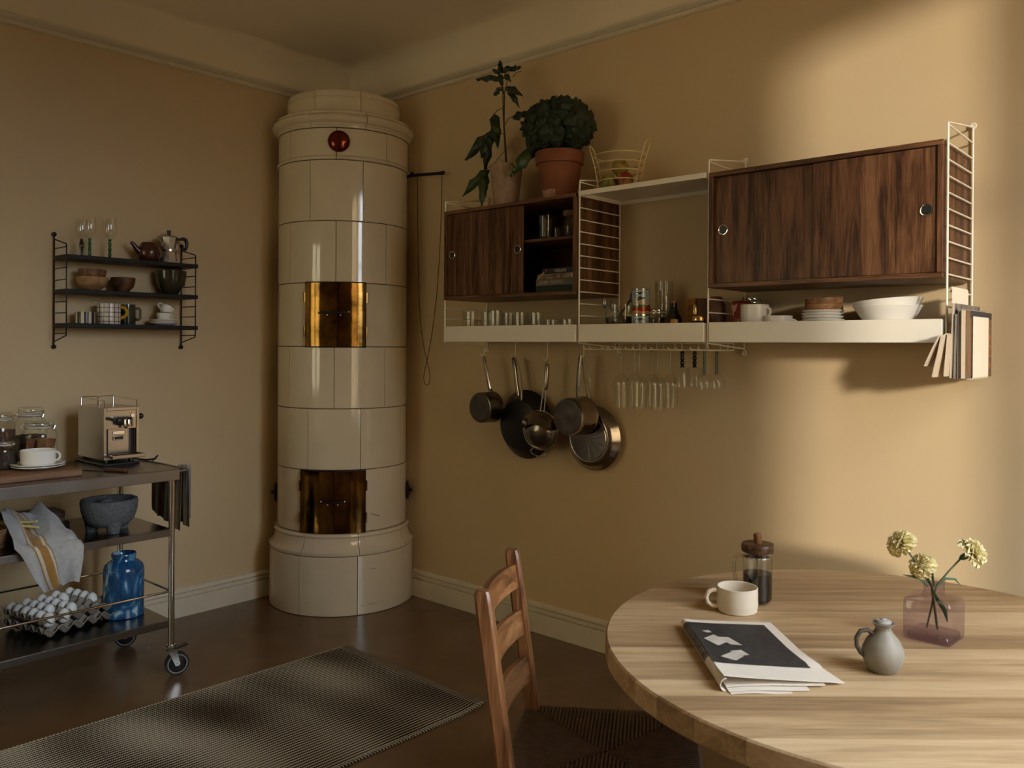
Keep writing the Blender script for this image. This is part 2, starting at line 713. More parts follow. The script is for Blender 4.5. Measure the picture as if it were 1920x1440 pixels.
# ================================================================== tiled corner stove
SX, SY = 0.2986, -0.2763
AZ = radians(-36.9)                       # direction of the stove's front
GLAZE = mat('cream_stove_glaze', (0.60, 0.515, 0.375), 0.07, var=0.05, vs_=5, bump=0.06, bs=9, bd=0.004, spec=0.7)
GROUT = mat('dark_stove_joint', (0.05, 0.035, 0.022), 0.9)
BRASS = mat('tarnished_brass', (0.155, 0.082, 0.020), 0.09, 1.0, var=0.75, vs_=9, bump=0.12, bs=14, bd=0.003)
COPPER = mat('dark_copper', (0.20, 0.045, 0.015), 0.16, 1.0, var=0.5, vs_=14)
IRON = mat('black_iron', (0.014, 0.012, 0.011), 0.45, 0.6)
stove = thing('tile_stove', 'tall round cream tiled stove with brass hatches in the corner', 'stove', (SX, SY, 0))


def clamp_pts(mb):
    mb.v = [(max(x, 0.004 - SX), min(y, -0.004 - SY), z) for x, y, z in mb.v]
    return mb


def arc_solid(prof_, a0, a1, n=10):
    """closed (r,z) profile swept over an angle, with end faces"""
    mb = MB()
    k = len(prof_)
    vv_ = []
    for i in range(n + 1):
        a = a0 + (a1 - a0) * i / n
        for r, z in prof_:
            vv_.append((r * cos(a), r * sin(a), z))
    ff_ = []
    for i in range(n):
        for j in range(k):
            j2 = (j + 1) % k
            ff_.append((i * k + j, (i + 1) * k + j, (i + 1) * k + j2, i * k + j2))
    ff_.append(tuple(range(k)))
    ff_.append(tuple(n * k + j for j in range(k - 1, -1, -1)))
    return mb.add(vv_, ff_)


def tile_row(name, prof_, off, R_, n=10, gap=0.0032, limit=118):
    for k in range(-3, 4):
        mid = off + 45 * k + 22.5
        if abs(mid) > limit:
            continue
        a0 = AZ + radians(off + 45 * k) + gap / 2 / R_
        a1 = AZ + radians(off + 45 * (k + 1)) - gap / 2 / R_
        jit = RND.uniform(-0.0012, 0.0012)
        obj(name, clamp_pts(arc_solid([(r + jit, z) for r, z in prof_], a0, a1, n)), GLAZE, stove, smooth=30)


def flat_prof(R_, z0, z1, g=0.0016, b=0.0022):
    return [(R_ - 0.022, z0 + g), (R_ - b, z0 + g), (R_, z0 + g + b), (R_, z1 - g - b), (R_ - b, z1 - g), (R_ - 0.022, z1 - g)]


core = MB().lathe([(0.374, 0.0), (0.374, 0.296), (0.335, 0.320), (0.336, 2.44), (0.336, 2.50), (0.295, 2.55), (0.272, 2.62), (0.001, 2.62)], 48)
obj('core', clamp_pts(core), GROUT, stove)
A_, B_ = -6.3, 16.0
tile_row('plinth_tile', flat_prof(0.380, 0.0, 0.297), 11.5, 0.38, 12)
tile_row('base_moulding', [(0.33, 0.299), (0.380, 0.299), (0.382, 0.304), (0.382, 0.316), (0.378, 0.321), (0.372, 0.325), (0.364, 0.336),
                           (0.3565, 0.352), (0.3525, 0.370), (0.3520, 0.382), (0.356, 0.386), (0.358, 0.392), (0.356, 0.399), (0.350, 0.404), (0.33, 0.407)], 13.0, 0.37, 12)
RB = 0.342
for z0, z1, off in ((0.408, 0.723, B_), (0.723, 1.031, B_ - 1), (1.031, 1.343, A_ - 1), (1.343, 1.663, B_ + 1), (1.663, 1.973, A_), (1.973, 2.278, B_)):
    tile_row('wall_tile', flat_prof(RB, z0, z1), off, RB)
tile_row('ring_moulding', [(0.33, 2.2795), (0.344, 2.2795), (0.3485, 2.283), (0.350, 2.288), (0.348, 2.292), (0.3455, 2.2935), (0.344, 2.297), (0.33, 2.297)], A_, RB)
tile_row('frieze_tile', flat_prof(0.3425, 2.297, 2.437), A_, RB)
tile_row('cornice_piece', [(0.33, 2.4385), (0.347, 2.4385), (0.350, 2.442), (0.351, 2.449), (0.355, 2.451), (0.357, 2.456), (0.356, 2.460), (0.364, 2.463),
                           (0.373, 2.471), (0.3775, 2.482), (0.375, 2.494), (0.366, 2.504), (0.356, 2.509), (0.352, 2.511), (0.354, 2.515), (0.353, 2.521), (0.347, 2.526), (0.318, 2.531), (0.29, 2.531)], 17.5, 0.37, 12)
tile_row('crown_piece', [(0.26, 2.533), (0.309, 2.533), (0.303, 2.545), (0.2985, 2.560), (0.2975, 2.576), (0.300, 2.590), (0.3005, 2.602), (0.296, 2.613),
                         (0.2985, 2.616), (0.299, 2.630), (0.295, 2.640), (0.288, 2.6415), (0.26, 2.6415)], 16.0, 0.30, 12)
obj('top_plate', clamp_pts(MB().lathe([(0.262, 2.622), (0.262, 2.632), (0.001, 2.634)], 40)), GROUT, stove)


def pt(off, r, z):
    a = AZ + radians(off)
    return Vector((r * cos(a), r * sin(a), z))


def hatch(name, o0, om, o1, z0, z1, zl, l0, l1):
    h = obj(name, arc_solid([(0.338, z0 - 0.004), (0.3475, z0 - 0.004), (0.3475, z1 + 0.004), (0.338, z1 + 0.004)], AZ + radians(o0 - 0.6), AZ + radians(o1 + 0.6), 16), IRON, stove, smooth=25)
    h['label'] = 'dark iron hatch frame'
    for a, b in ((o0, om - 0.35), (om + 0.35, o1)):
        lf = obj('hatch_leaf', arc_solid([(0.344, z0), (0.3515, z0), (0.3530, z0 + 0.002), (0.3530, z1 - 0.002), (0.3515, z1), (0.344, z1)],
                                         AZ + radians(a), AZ + radians(b), 10), BRASS, h, smooth=25)
        lf['label'] = 'tarnished reflective brass door leaf'
    for o_, s_ in ((o0 - 0.4, -1), (o1 + 0.4, 1)):
        for zz in (z0 + 0.075, z1 - 0.075):
            p = pt(o_, 0.3545, zz)
            obj('hinge', MB().tube([p - Vector((0, 0, 0.026)), p + Vector((0, 0, 0.026))], 0.0055, 8), BRASS, h)
    bar = MB()
    bar.tube([pt(l0 + (l1 - l0) * i / 8, 0.3585, zl) for i in range(9)], 0.0065, 8, flat=0.5)
    obj('latch_bar', bar, IRON, h)
    for t, dz in ((0.04, 0.004), (0.30, -0.012), (0.70, -0.012), (0.96, 0.004)):
        obj('latch_stud', MB().ball(pt(l0 + (l1 - l0) * t, 0.362, zl + dz), 0.0055, 10), CHROME, h)


hatch('upper_hatch', -32.2, -4.8, 18.6, 1.342, 1.664, 1.512, -20.0, 5.5)
hatch('lower_hatch', -36.0, -6.9, 19.0, 0.406, 0.718, 0.566, -17.5, 2.5)

# round copper vent cover in the frieze
a = AZ + radians(-4.3)
Mv = T(*pt(-4.3, 0.338, 2.369)) @ RZ(a) @ RY(pi / 2)
vc = obj('vent_cover', MB().lathe([(0.0545, -0.002), (0.0545, 0.008), (0.052, 0.012), (0.048, 0.0125), (0.046, 0.010), (0.038, 0.016), (0.02, 0.022), (0.0005, 0.024)], 36, Mv), COPPER, stove)
for s_ in (-1, 1):
    obj('vent_rivet', MB().ball((0, s_ * 0.053, 0.010), 0.004, 8, M=Mv), COPPER, vc)
# cast iron flue valves on both sides near the base
for o_ in (-92, 84):
    a = AZ + radians(o_)
    Mv = T(*pt(o_, 0.340, 0.565)) @ RZ(a) @ RY(pi / 2)
    fv = obj('flue_valve', MB().lathe([(0.050, 0), (0.050, 0.010), (0.046, 0.014), (0.030, 0.014), (0.026, 0.018), (0.0005, 0.020)], 28, Mv), IRON, stove)
    obj('valve_knob', MB().ball((0, 0, 0.026), 0.009, 12, M=Mv), IRON, fv)
# damper arm and its cord
arm = MB().tube([(0.535 - SX, -0.055 - SY, 2.258), (0.60 - SX, -0.055 - SY, 2.262), (0.80 - SX, -0.055 - SY, 2.246), (0.842 - SX, -0.055 - SY, 2.244)], [0.007, 0.009, 0.008, 0.011], 8)
arm.box((0.535 - SX, -0.068 - SY, 2.19), (0.552 - SX, -0.042 - SY, 2.272), 0.003)
arm.ball((0.60 - SX, -0.055 - SY, 2.268), 0.012, 10)
obj('damper_arm', arm, IRON, stove)
cpts = [(0.832, 2.240), (0.829, 2.05), (0.815, 1.80), (0.795, 1.60), (0.765, 1.43), (0.742, 1.33), (0.722, 1.262), (0.706, 1.215), (0.700, 1.18), (0.706, 1.152),
        (0.722, 1.140), (0.738, 1.150), (0.746, 1.18), (0.742, 1.215), (0.722, 1.268), (0.700, 1.33), (0.672, 1.45), (0.655, 1.62), (0.645, 1.85), (0.640, 2.05), (0.640, 2.25)]
obj('damper_cord', MB().tube([(x - SX, -0.055 - SY + (0.003 if i > 10 else 0), z) for i, (x, z) in enumerate(cpts)], 0.0018, 6),
    mat('brown_cord', (0.045, 0.022, 0.012), 0.8), stove)
# faint scribble and scuffs on the lower tiles
INK = mat('faded_pencil', (0.05, 0.032, 0.022), 0.9)
sk = MB()
zz_ = [(24.2, 0.500), (25.0, 0.494), (25.6, 0.499), (26.2, 0.488), (26.6, 0.494), (27.4, 0.486), (27.8, 0.495), (28.4, 0.484), (29.0, 0.490), (29.6, 0.481), (30.2, 0.488), (30.8, 0.478), (31.4, 0.486), (31.8, 0.477), (32.4, 0.484), (32.8, 0.478), (32.2, 0.476)]
for (o0, z0), (o1, z1) in zip(zz_[:-1], zz_[1:]):
    sk.tube([pt(o0, 0.3424, z0), pt(o1, 0.3424, z1)], 0.0009, 4)
obj('scribble', sk, INK, stove)['kind'] = 'stuff'
sf = MB()
for o0, z0, o1, z1 in ((-29.0, 0.062, -24, 0.066), (-5, 0.075, -4, 0.078), (21, 0.225, 26, 0.223), (14, 0.045, 33, 0.052)):
    sf.tube([pt(o0, 0.3804, z0), pt((o0 + o1) / 2, 0.3806, (z0 + z1) / 2 + 0.002), pt(o1, 0.3804, z1)], 0.0008, 4)
obj('scuff_marks', sf, INK, stove)['kind'] = 'stuff'

# ================================================================== wall shelving on wall_right
LX = [1.117, 1.911, 2.499, 3.296]
LAD = ['white wire ladder panel nearest the tiled stove, left of the cabinet with open doors',
       'white wire ladder panel against the right side of the partly open cabinet',
       'white wire ladder panel at the left end of the wide closed cabinet',
       'white wire ladder panel at the far right end carrying the magazine holder']
ZT, ZB = 1.982, 1.566          # cabinet top and bottom
YF = -0.315                    # front of cabinets and trays


def ladder(x, label):
    t = thing('ladder_panel', label, 'shelf bracket', (x, 0, 1.33), group='white ladder panels of the wall shelving')
    z0 = -1.33
    fb = MB().tube([(0, -0.301, z0 + 1.366), (0, -0.301, z0 + 2.030)], 0.0034, 8)
    obj('front_bar', fb, WHITE_METAL, t)
    wb = MB().tube([(0, -0.012, z0 + 1.340), (0, -0.012, z0 + 2.068)], 0.0034, 8)
    obj('wall_bar', wb, WHITE_METAL, t)
    me = MB().tube([(0, -0.301, 0), (0, -0.012, 0)], 0.0027, 6).mesh('rung', WHITE_METAL)
    for k in range(14):
        if 0 < k < 13:
            link_mesh('rung', me, t, (0, 0, 2.020 - 0.0493 * k + z0))
    obj('top_wire', MB().tube([(0, -0.301, z0 + 2.030), (0, -0.296, z0 + 2.033), (0, -0.012, z0 + 2.074)], 0.0030, 6), WHITE_METAL, t)
    obj('brace_wire', MB().tube([(0, -0.301, z0 + 2.026), (0, -0.012, z0 + 2.022)], 0.0027, 6), WHITE_METAL, t)
    obj('bottom_wire', MB().tube([(0, -0.301, z0 + 1.366), (0, -0.012, z0 + 1.346)], 0.0030, 6), WHITE_METAL, t)
    for zz in (1.330, 2.078):
        e = MB().tube([(0.0085 * cos(2 * pi * i / 16), -0.012, z0 + zz + 0.0085 * sin(2 * pi * i / 16)) for i in range(16)], 0.003, 6, closed=True)
        e.tube([(0, -0.018, z0 + zz), (0, 0.0, z0 + zz)], 0.0042, 8)
        obj('eyelet', e, WHITE_METAL, t)
    return t


for x, lb in zip(LX, LAD):
    ladder(x, lb)


def pull(parent, x, y, z):
    r = obj('finger_pull', MB().lathe([(0.0150, 0.001), (0.0150, 0.0035), (0.0165, 0.0048), (0.0185, 0.0046), (0.0200, 0.0025), (0.0203, -0.001)], 32, T(x, y, z) @ RX(pi / 2)), CHROME, parent)
    r['label'] = 'round chrome-rimmed finger pull'
    obj('pull_recess', MB().lathe([(0.0156, 0.0022), (0.0150, 0.0010), (0.0005, 0.0008)], 28, T(x, y, z) @ RX(pi / 2)), BLACK_PLASTIC, r)


def cabinet(x0, label, doors, inner):
    w, d0, th = 0.780, -0.014, 0.016
    t = thing('wall_cabinet', label, 'cabinet', (x0, 0, ZB))
    H = ZT - ZB
    bv = 0.0012
    obj('top_panel', MB().box((0, YF, H - th), (w, d0, H), bv), WALNUT_H, t, smooth=0)
    obj('bottom_panel', MB().box((0, YF, 0), (w, d0, th), bv), WALNUT_H, t, smooth=0)
    for xx in (0, w - th):
        obj('side_panel', MB().box((xx, YF + 0.0006, th), (xx + th, d0, H - th), bv), WALNUT, t, smooth=0)
    obj('back_panel', MB().box((th, d0 - 0.006, th), (w - th, d0, H - th)), WALNUT, t, smooth=0)
    if inner:
        obj('inner_shelf', MB().box((th, YF + 0.040, inner - 0.0065), (w - th, d0 - 0.006, inner + 0.0065), bv), WALNUT_H, t, smooth=0)
    for (a, b, yy, px, mt) in doors:
        d = obj('sliding_door', MB().box((a, yy, th + 0.0015), (b, yy + 0.008, H - th - 0.0015), 0.0008), mt, t, smooth=0)
        pull(d, px, yy, 0.2085)
    return t


cabinet(1.122, 'walnut wall cabinet slid half open, with jars and books showing inside',
        [(0.016, 0.402, YF + 0.010, 0.048, WALNUT), (0.078, 0.474, YF + 0.021, 0.446, WALNUT)], 0.243)
cabinet(2.506, 'closed walnut wall cabinet with two sliding doors at the right end',
        [(0.016, 0.384, YF + 0.021, 0.048, WALNUT), (0.380, 0.764, YF + 0.010, 0.732, WALNUT_SWIRL)], 0)


def tray(x0, x1, label):
    t = thing('shelf_tray', label, 'tray', (x0, 0, 1.370), group='white metal trays of the wall shelving')
    w = x1 - x0
    obj('tray_floor', MB().box((0.001, YF + 0.002, 0), (w - 0.001, -0.022, 0.003)), WHITE_METAL, t, smooth=0)
    obj('front_lip', MB().box((0, YF, -0.0005), (w, YF + 0.0035, 0.0715), 0.0012), WHITE_METAL, t, smooth=0)
    obj('back_lip', MB().box((0.001, -0.0255, 0.003), (w - 0.001, -0.022, 0.036), 0.0008), WHITE_METAL, t, smooth=0)
    for xx in (0.0, w - 0.003):
        obj('side_lip', MB().add([(xx + a, y, z) for a in (0, 0.003) for y, z in ((YF + 0.0035, 0.0), (YF + 0.0035, 0.070), (YF + 0.05, 0.068), (-0.0255, 0.036), (-0.0255, 0.0))],
                                 [(0, 1, 2, 3, 4), (9, 8, 7, 6, 5)] + [(i, 5 + i, 5 + (i + 1) % 5, (i + 1) % 5) for i in range(5)]), WHITE_METAL, t, smooth=0)
    return t


tray(1.124, 1.902, 'white metal shelf tray holding drinking glasses, below the half open cabinet')
tray(1.921, 2.489, 'white metal shelf tray in the middle, holding a tin and bottles')
tray(2.510, 3.286, 'long white metal shelf tray holding plates and bowls under the closed cabinet')


def perforated_shelf():
    t = thing('perforated_shelf', 'white perforated metal shelf carrying the wire fruit basket', 'shelf', (1.917, 0, 1.966))
    w, y0, y1 = 0.574, -0.318, -0.014
    obj('front_edge', MB().box((0, y0, 0), (w, y0 + 0.003, 0.020), 0.001), WHITE_METAL, t, smooth=0)
    obj('back_edge', MB().box((0, y1 - 0.003, 0.0), (w, y1, 0.020), 0.001), WHITE_METAL, t, smooth=0)
    for xx in (0, w - 0.003):
        obj('side_edge', MB().box((xx, y0 + 0.003, 0.0), (xx + 0.003, y1 - 0.003, 0.020)), WHITE_METAL, t, smooth=0)
    mb = MB()
    nx, ny = 40, 21
    xa, xb, ya, yb = 0.003, w - 0.003, y0 + 0.003, y1 - 0.003
    cx, cy = (xb - xa) / nx, (yb - ya) / ny
    for z in (0.0165, 0.0178):
        for i in range(nx):
            for j in range(ny):
                ox, oy = xa + i * cx, ya + j * cy
                mx_, my_ = ox + cx / 2, oy + cy / 2
                if (i + j) % 2 or i in (0, nx - 1) or j in (0, ny - 1):
                    mb.add([(ox, oy, z), (ox + cx, oy, z), (ox + cx, oy + cy, z), (ox, oy + cy, z)], [(0, 1, 2, 3)])
                    continue
                r = 0.0038
                sq = [(ox, oy), (mx_, oy), (ox + cx, oy), (ox + cx, my_), (ox + cx, oy + cy), (mx_, oy + cy), (ox, oy + cy), (ox, my_)]
                ho = [(mx_ + r * cos(a_), my_ + r * sin(a_)) for a_ in [radians(225 + 45 * q) for q in range(8)]]
                mb.add([(x, y, z) for x, y in sq + ho], [(q, (q + 1) % 8, 8 + (q + 1) % 8, 8 + q) for q in range(8)])
    obj('perforated_sheet', mb, WHITE_METAL, t, smooth=0)


perforated_shelf()

# ================================================================== round table
TZ, TR, TC = 0.725, 0.605, (3.430, -1.197)
OAK = wood('oak_table', (0.29, 0.185, 0.095), (0.41, 0.272, 0.145), (0.52, 0.360, 0.205), 'x', 1.3, 0.40, fine=0.9, bump=0.1)
OAK2 = wood('oak_table_pale', (0.39, 0.260, 0.138), (0.50, 0.345, 0.192), (0.58, 0.415, 0.245), 'x', 1.3, 0.40, fine=0.9, bump=0.1)
OAK3 = wood('oak_table_dark', (0.24, 0.146, 0.073), (0.335, 0.212, 0.108), (0.43, 0.285, 0.152), 'x', 1.3, 0.40, fine=0.9, bump=0.1)
tbl = thing('round_table', 'round oak dining table with a thick planked top', 'table', (TC[0], TC[1], 0), radians(41.7))
tmb = [(-0.605, -0.520), (-0.520, -0.425), (-0.425, -0.345), (-0.345, -0.262), (-0.262, -0.190), (-0.190, -0.098), (-0.098, -0.020),
       (-0.020, 0.062), (0.062, 0.135), (0.135, 0.225), (0.225, 0.310), (0.310, 0.405), (0.405, 0.500), (0.500, 0.605)]
TH = 0.046
for i, (a, b) in enumerate(tmb):
    a_, b_ = max(a + 0.0004, -TR + 0.002), min(b - 0.0004, TR - 0.002)
    N = 14
    e = [a_ + (b_ - a_) * k / N for k in range(N + 1)]
    hw = lambda y: sqrt(max(TR * TR - y * y, 1e-6))
    poly = [(hw(y), y) for y in e] + [(-hw(y), y) for y in e[::-1]]
    ch = 0.004
    c0 = sum(p[1] for p in poly) / len(poly)
    pin = [((abs(x) - ch) * (1 if x > 0 else -1), y) for x, y in poly]
    mb = MB()
    n = len(poly)
    lay = [(pin, TZ - TH), (poly, TZ - TH + ch), (poly, TZ - ch), (pin, TZ)]
    vv_ = [(x, y, z) for pl, z in lay for x, y in pl]
    ff_ = [tuple(range(n - 1, -1, -1)), tuple(range(3 * n, 4 * n))]
    for q in range(3):
        ff_ += [(q * n + k, q * n + (k + 1) % n, (q + 1) * n + (k + 1) % n, (q + 1) * n + k) for k in range(n)]
    mb.add(vv_, ff_)
    obj('top_plank', mb, (OAK, OAK2, OAK, OAK3, OAK2, OAK, OAK2, OAK3, OAK, OAK2, OAK, OAK3, OAK3, OAK)[i], tbl, smooth=20)
obj('pedestal', MB().lathe([(0.11, 0.05), (0.075, 0.10), (0.06, 0.22), (0.055, 0.45), (0.07, 0.60), (0.13, TZ - TH)], 32), OAK, tbl)
for k in range(4):
    a = k * pi / 2 + pi / 4
    obj('pedestal_foot', MB().box((0.05, -0.035, 0.0), (0.34, 0.035, 0.05), 0.006, RZ(a)), OAK, tbl, smooth=0)

# ================================================================== ladder-back chair with rush seat
CHW = wood('chair_pine', (0.075, 0.026, 0.009), (0.205, 0.083, 0.030), (0.33, 0.155, 0.065), 'z', 1.1, 0.28, fine=0.7, coat=0.3)
CHWX = wood('chair_pine_slat', (0.075, 0.026, 0.009), (0.22, 0.088, 0.031), (0.35, 0.16, 0.065), 'x', 1.1, 0.28, fine=0.7, coat=0.3)
chair = thing('dining_chair', 'brown ladder-back wooden chair with a dark woven rush seat at the table', 'chair', (2.908, -1.506, 0), radians(-58))


def post(x, pts, sz, name='rear_post'):
    """square-section post with eased edges along pts [(y,z)]"""
    mb = MB()
    e = 0.32
    oc = [(-1, -1 + e), (-1 + e, -1), (1 - e, -1), (1, -1 + e), (1, 1 - e), (1 - e, 1), (-1 + e, 1), (-1, 1 - e)]
    vv_ = []
    for (y, z, k) in pts:
        w = 0.006 * mnoise.noise(Vector((x * 9, z * 11, 3.1)))
        for ox, oy in oc:
            vv_.append((x + ox * sz[0] * k + w * 0.25, y + oy * sz[1] * k, z))
    n = 8
    m = len(pts)
    ff_ = [(i * n + j, i * n + (j + 1) % n, (i + 1) * n + (j + 1) % n, (i + 1) * n + j) for i in range(m - 1) for j in range(n)]
    ff_ += [tuple(range(n - 1, -1, -1)), tuple((m - 1) * n + j for j in range(n))]
    mb.add(vv_, ff_)
    return obj(name, mb, CHW, chair, smooth=30)


def back_y(z):
    return -0.19 - max(0.0, z - 0.44) * 0.14


for sx in (-1, 1):
    zs = [0, 0.1, 0.2, 0.3, 0.40, 0.46, 0.52, 0.58, 0.64, 0.70, 0.76, 0.815, 0.834, 0.842]
    post(sx * 0.181, [(back_y(z), z, 1.0 if z < 0.83 else (0.93 if z < 0.84 else 0.80)) for z in zs], (0.0155, 0.0175))
    post(sx * 0.205, [(0.185, z, 1.0) for z in (0, 0.15, 0.3, 0.44)] + [(0.185, 0.458, 0.85)], (0.0165, 0.0165), 'front_leg')
for z0, z1 in ((0.750, 0.806), (0.636, 0.694), (0.520, 0.580)):
    def fn(u, v, z0=z0, z1=z1):
        x = -0.178 + 0.356 * u
        z = z0 + (z1 - z0) * v + 0.006 * (1 - (2 * u - 1) ** 2) * (v - 0.35)
        return (x, back_y(z) - 0.030 * (1 - (2 * u - 1) ** 2) + 0.004, z)
    obj('back_slat', MB().slab(fn, 18, 4, 0.013), CHWX, chair, smooth=50)
for z in (0.16, 0.30):
    for sx in (-1, 1):
        obj('side_stretcher', MB().tube([(sx * 0.181, -0.19, z), (sx * 0.205, 0.185, z)], 0.011, 10), CHW, chair)
obj('front_stretcher', MB().tube([(-0.205, 0.185, 0.24), (0.205, 0.185, 0.24)], 0.011, 10), CHWX, chair)
obj('rear_stretcher', MB().tube([(-0.181, -0.19, 0.22), (0.181, -0.19, 0.22)], 0.011, 10), CHWX, chair)
# rush seat: cords wound from the four rails towards the centre, built as rows of real ridges
RUSH = mat('dark_rush_cord', (0.075, 0.036, 0.016), 0.62, var=0.35, vs_=40, bump=0.4, bs=160, bd=0.002)
hwf, hwb, y0_, y1_ = 0.218, 0.190, -0.205, 0.205
CZ = 0.447


def edge_pt(side, t):
    # corners: back-left, back-right, front-right, front-left
    c = [Vector((-hwb, y0_, 0)), Vector((hwb, y0_, 0)), Vector((hwf, y1_, 0)), Vector((-hwf, y1_, 0))]
    return c[side].lerp(c[(side + 1) % 4], t)


ctr = Vector((0.0, 0.0, 0))
for side in range(4):
    cords = MB()
    ncord = 46
    for k in range(ncord):
        t = (k + 0.5) / ncord
        p0 = edge_pt(side, t)
        s_ = 1 - abs(2 * t - 1)
        d = ctr - (edge_pt(side, 0.5))
        p1 = p0 + d * s_
        m_ = Vector((0, 0, CZ))
        sag = -0.010 * s_
        cords.tube([p0 + Vector((0, 0, CZ - 0.028)) - d.normalized() * 0.001, p0 + Vector((0, 0, CZ - 0.012)) - d.normalized() * 0.007,
                    p0 + Vector((0, 0, CZ - 0.001)) - d.normalized() * 0.001, p0.lerp(p1, 0.5) + m_ + Vector((0, 0, sag * 0.5)), p1 + m_ + Vector((0, 0, sag))],
                   0.0043 if side % 2 else 0.0041, 6, caps=True)
    o = obj('rush_panel', cords, RUSH, chair)
    o['kind'] = 'stuff'
    o['label'] = 'triangle of wound rush cord'
c4 = [edge_pt(i, 0) for i in range(4)]
obj('seat_core', MB().prism([(p.x * 0.985, p.y * 0.985) for p in c4], CZ - 0.030, CZ - 0.010), RUSH, chair, smooth=0)

# ================================================================== woven rug
RUGM = None


def rug_mat():
    m, nt, b = _new('woven_rug')
    tc = node(nt, 'ShaderNodeTexCoord')
    sp = node(nt, 'ShaderNodeSeparateXYZ')
    nt.links.new(tc.outputs['Object'], sp.inputs[0])

    def stripe(out, period, phase=0.0):
        mu = node(nt, 'ShaderNodeMath', operation='MULTIPLY_ADD')
        mu.inputs[1].default_value = 2 * pi / period
        mu.inputs[2].default_value = phase
        nt.links.new(out, mu.inputs[0])
        sn = node(nt, 'ShaderNodeMath', operation='SINE')
        nt.links.new(mu.outputs[0], sn.inputs[0])
        return sn.outputs[0]
    s1 = stripe(sp.outputs['X'], RIB)
    s2 = stripe(sp.outputs['Y'], 0.0075)
    ad = node(nt, 'ShaderNodeMath', operation='MULTIPLY_ADD')
    ad.inputs[1].default_value = 0.38
    nt.links.new(s2, ad.inputs[0])
    nt.links.new(s1, ad.inputs[2])
    nz = node(nt, 'ShaderNodeTexNoise')
    nz.inputs['Scale'].default_value = 3.0
    mp = node(nt, 'ShaderNodeMapping')
    mp.inputs['Scale'].default_value = (1.2, 14, 1)
    nt.links.new(tc.outputs['Object'], mp.inputs[0])
    nt.links.new(mp.outputs[0], nz.inputs['Vector'])
    ad2 = node(nt, 'ShaderNodeMath', operation='MULTIPLY_ADD')
    ad2.inputs[1].default_value = 0.20
    nt.links.new(nz.outputs[0], ad2.inputs[0])
    nt.links.new(ad.outputs[0], ad2.inputs[2])
    col = ramp(nt, ad2.outputs[0], [(0.0, (0.030, 0.017, 0.009)), (0.22, (0.085, 0.056, 0.033)), (0.66, (0.40, 0.35, 0.27))])
    nt.links.new(col, b.inputs['Base Color'])
    b.inputs['Roughness'].default_value = 0.92
    b.inputs['Specular IOR Level'].default_value = 0.1
    return m


RIB = 0.0155
RW, RL = 0.886, 2.30
def rug_h(x, y):
    w = 0.006 * max(0, mnoise.noise(Vector((x * 2.2, y * 2.6, 0.7)))) + 0.010 * max(0, mnoise.noise(Vector((x * 5, y * 1.6, 4.7)))) * (x / RW)
    edge = min(x, RW - x, y + RL, -y)
    w *= min(1, edge / 0.10) if edge > 0 else 0
    # right-hand far corner lifts a little
    c = Vector((x - RW, y)).length
    w += 0.016 * max(0, 1 - c / 0.13) ** 1.5
    return w


rug = thing('woven_rug', 'flat woven rug with narrow beige and brown ribs on the floor', 'rug', (0.953, -0.740, 0.0), radians(-1.6))
mb = MB()
nx, ny = int(RW / RIB) * 4, 120
for j in range(ny + 1):
    for i in range(nx + 1):
        x, y = RW * i / nx, -0.030 - (RL - 0.03) * j / ny
        mb.v.append((x + 0.004 * mnoise.noise(Vector((y * 4, x * 2, 9))), y, 0.006 + rug_h(x, y) + 0.0022 * sin(2 * pi * x / RIB)))
for j in range(ny):
    for i in range(nx):
        a = j * (nx + 1) + i
        mb.f.append((a, a + nx + 1, a + nx + 2, a + 1))
        mb.mi.append(0)
o = obj('ribbed_weave', mb, rug_mat(), rug, smooth=60)
o['kind'] = 'stuff'
hem = MB().slab(lambda u, v: (RW * u, -0.034 + 0.034 * v, 0.006 + rug_h(RW * u, -0.034 + 0.034 * v)), 60, 4, 0.004)
obj('hem', hem, mat('rug_hem', (0.13, 0.10, 0.066), 0.95, var=0.3, vs_=120), rug)
ed = MB()
for k in range(int(RL / 0.0125)):
    y = -0.02 - k * 0.0125
    for x in (0.0, RW):
        z = 0.0055 + rug_h(x, y)
        ed.tube([(x + (0.004 if x > 0 else -0.004), y, z - 0.003), (x, y - 0.004, z + 0.002), (x + (-0.008 if x > 0 else 0.008), y - 0.007, z)], 0.0026, 5)
o = obj('edge_stitching', ed, mat('rug_stitch', (0.36, 0.30, 0.22), 0.9), rug)
o['kind'] = 'stuff'

# ================================================================== steel serving cart by the left wall
cart = thing('serving_cart', 'stainless steel three-tier kitchen cart on casters by the left wall', 'cart', (0, 0, 0))
CX0, CX1, CY0, CY1 = 0.19, 0.72, -2.42, -1.405
CZT, CZM, CZL = 0.845, 0.600, 0.230


def tier(name, x0, x1, y0, y1, z, edge, m_):
    mb = MB()
    mb.box((x0, y0, z - 0.004), (x1, y1, z), 0.001)
    mb.box((x1 - 0.003, y0, z - edge), (x1, y1, z - 0.004), 0.001)
    mb.box((x0, y0, z - edge), (x0 + 0.003, y1, z - 0.004), 0.001)
    mb.box((x0 + 0.003, y1 - 0.003, z - edge), (x1 - 0.003, y1, z - 0.004), 0.001)
    mb.box((x0 + 0.003, y0, z - edge), (x1 - 0.003, y0 + 0.003, z - 0.004), 0.001)
    return obj(name, mb, m_, cart, smooth=0)


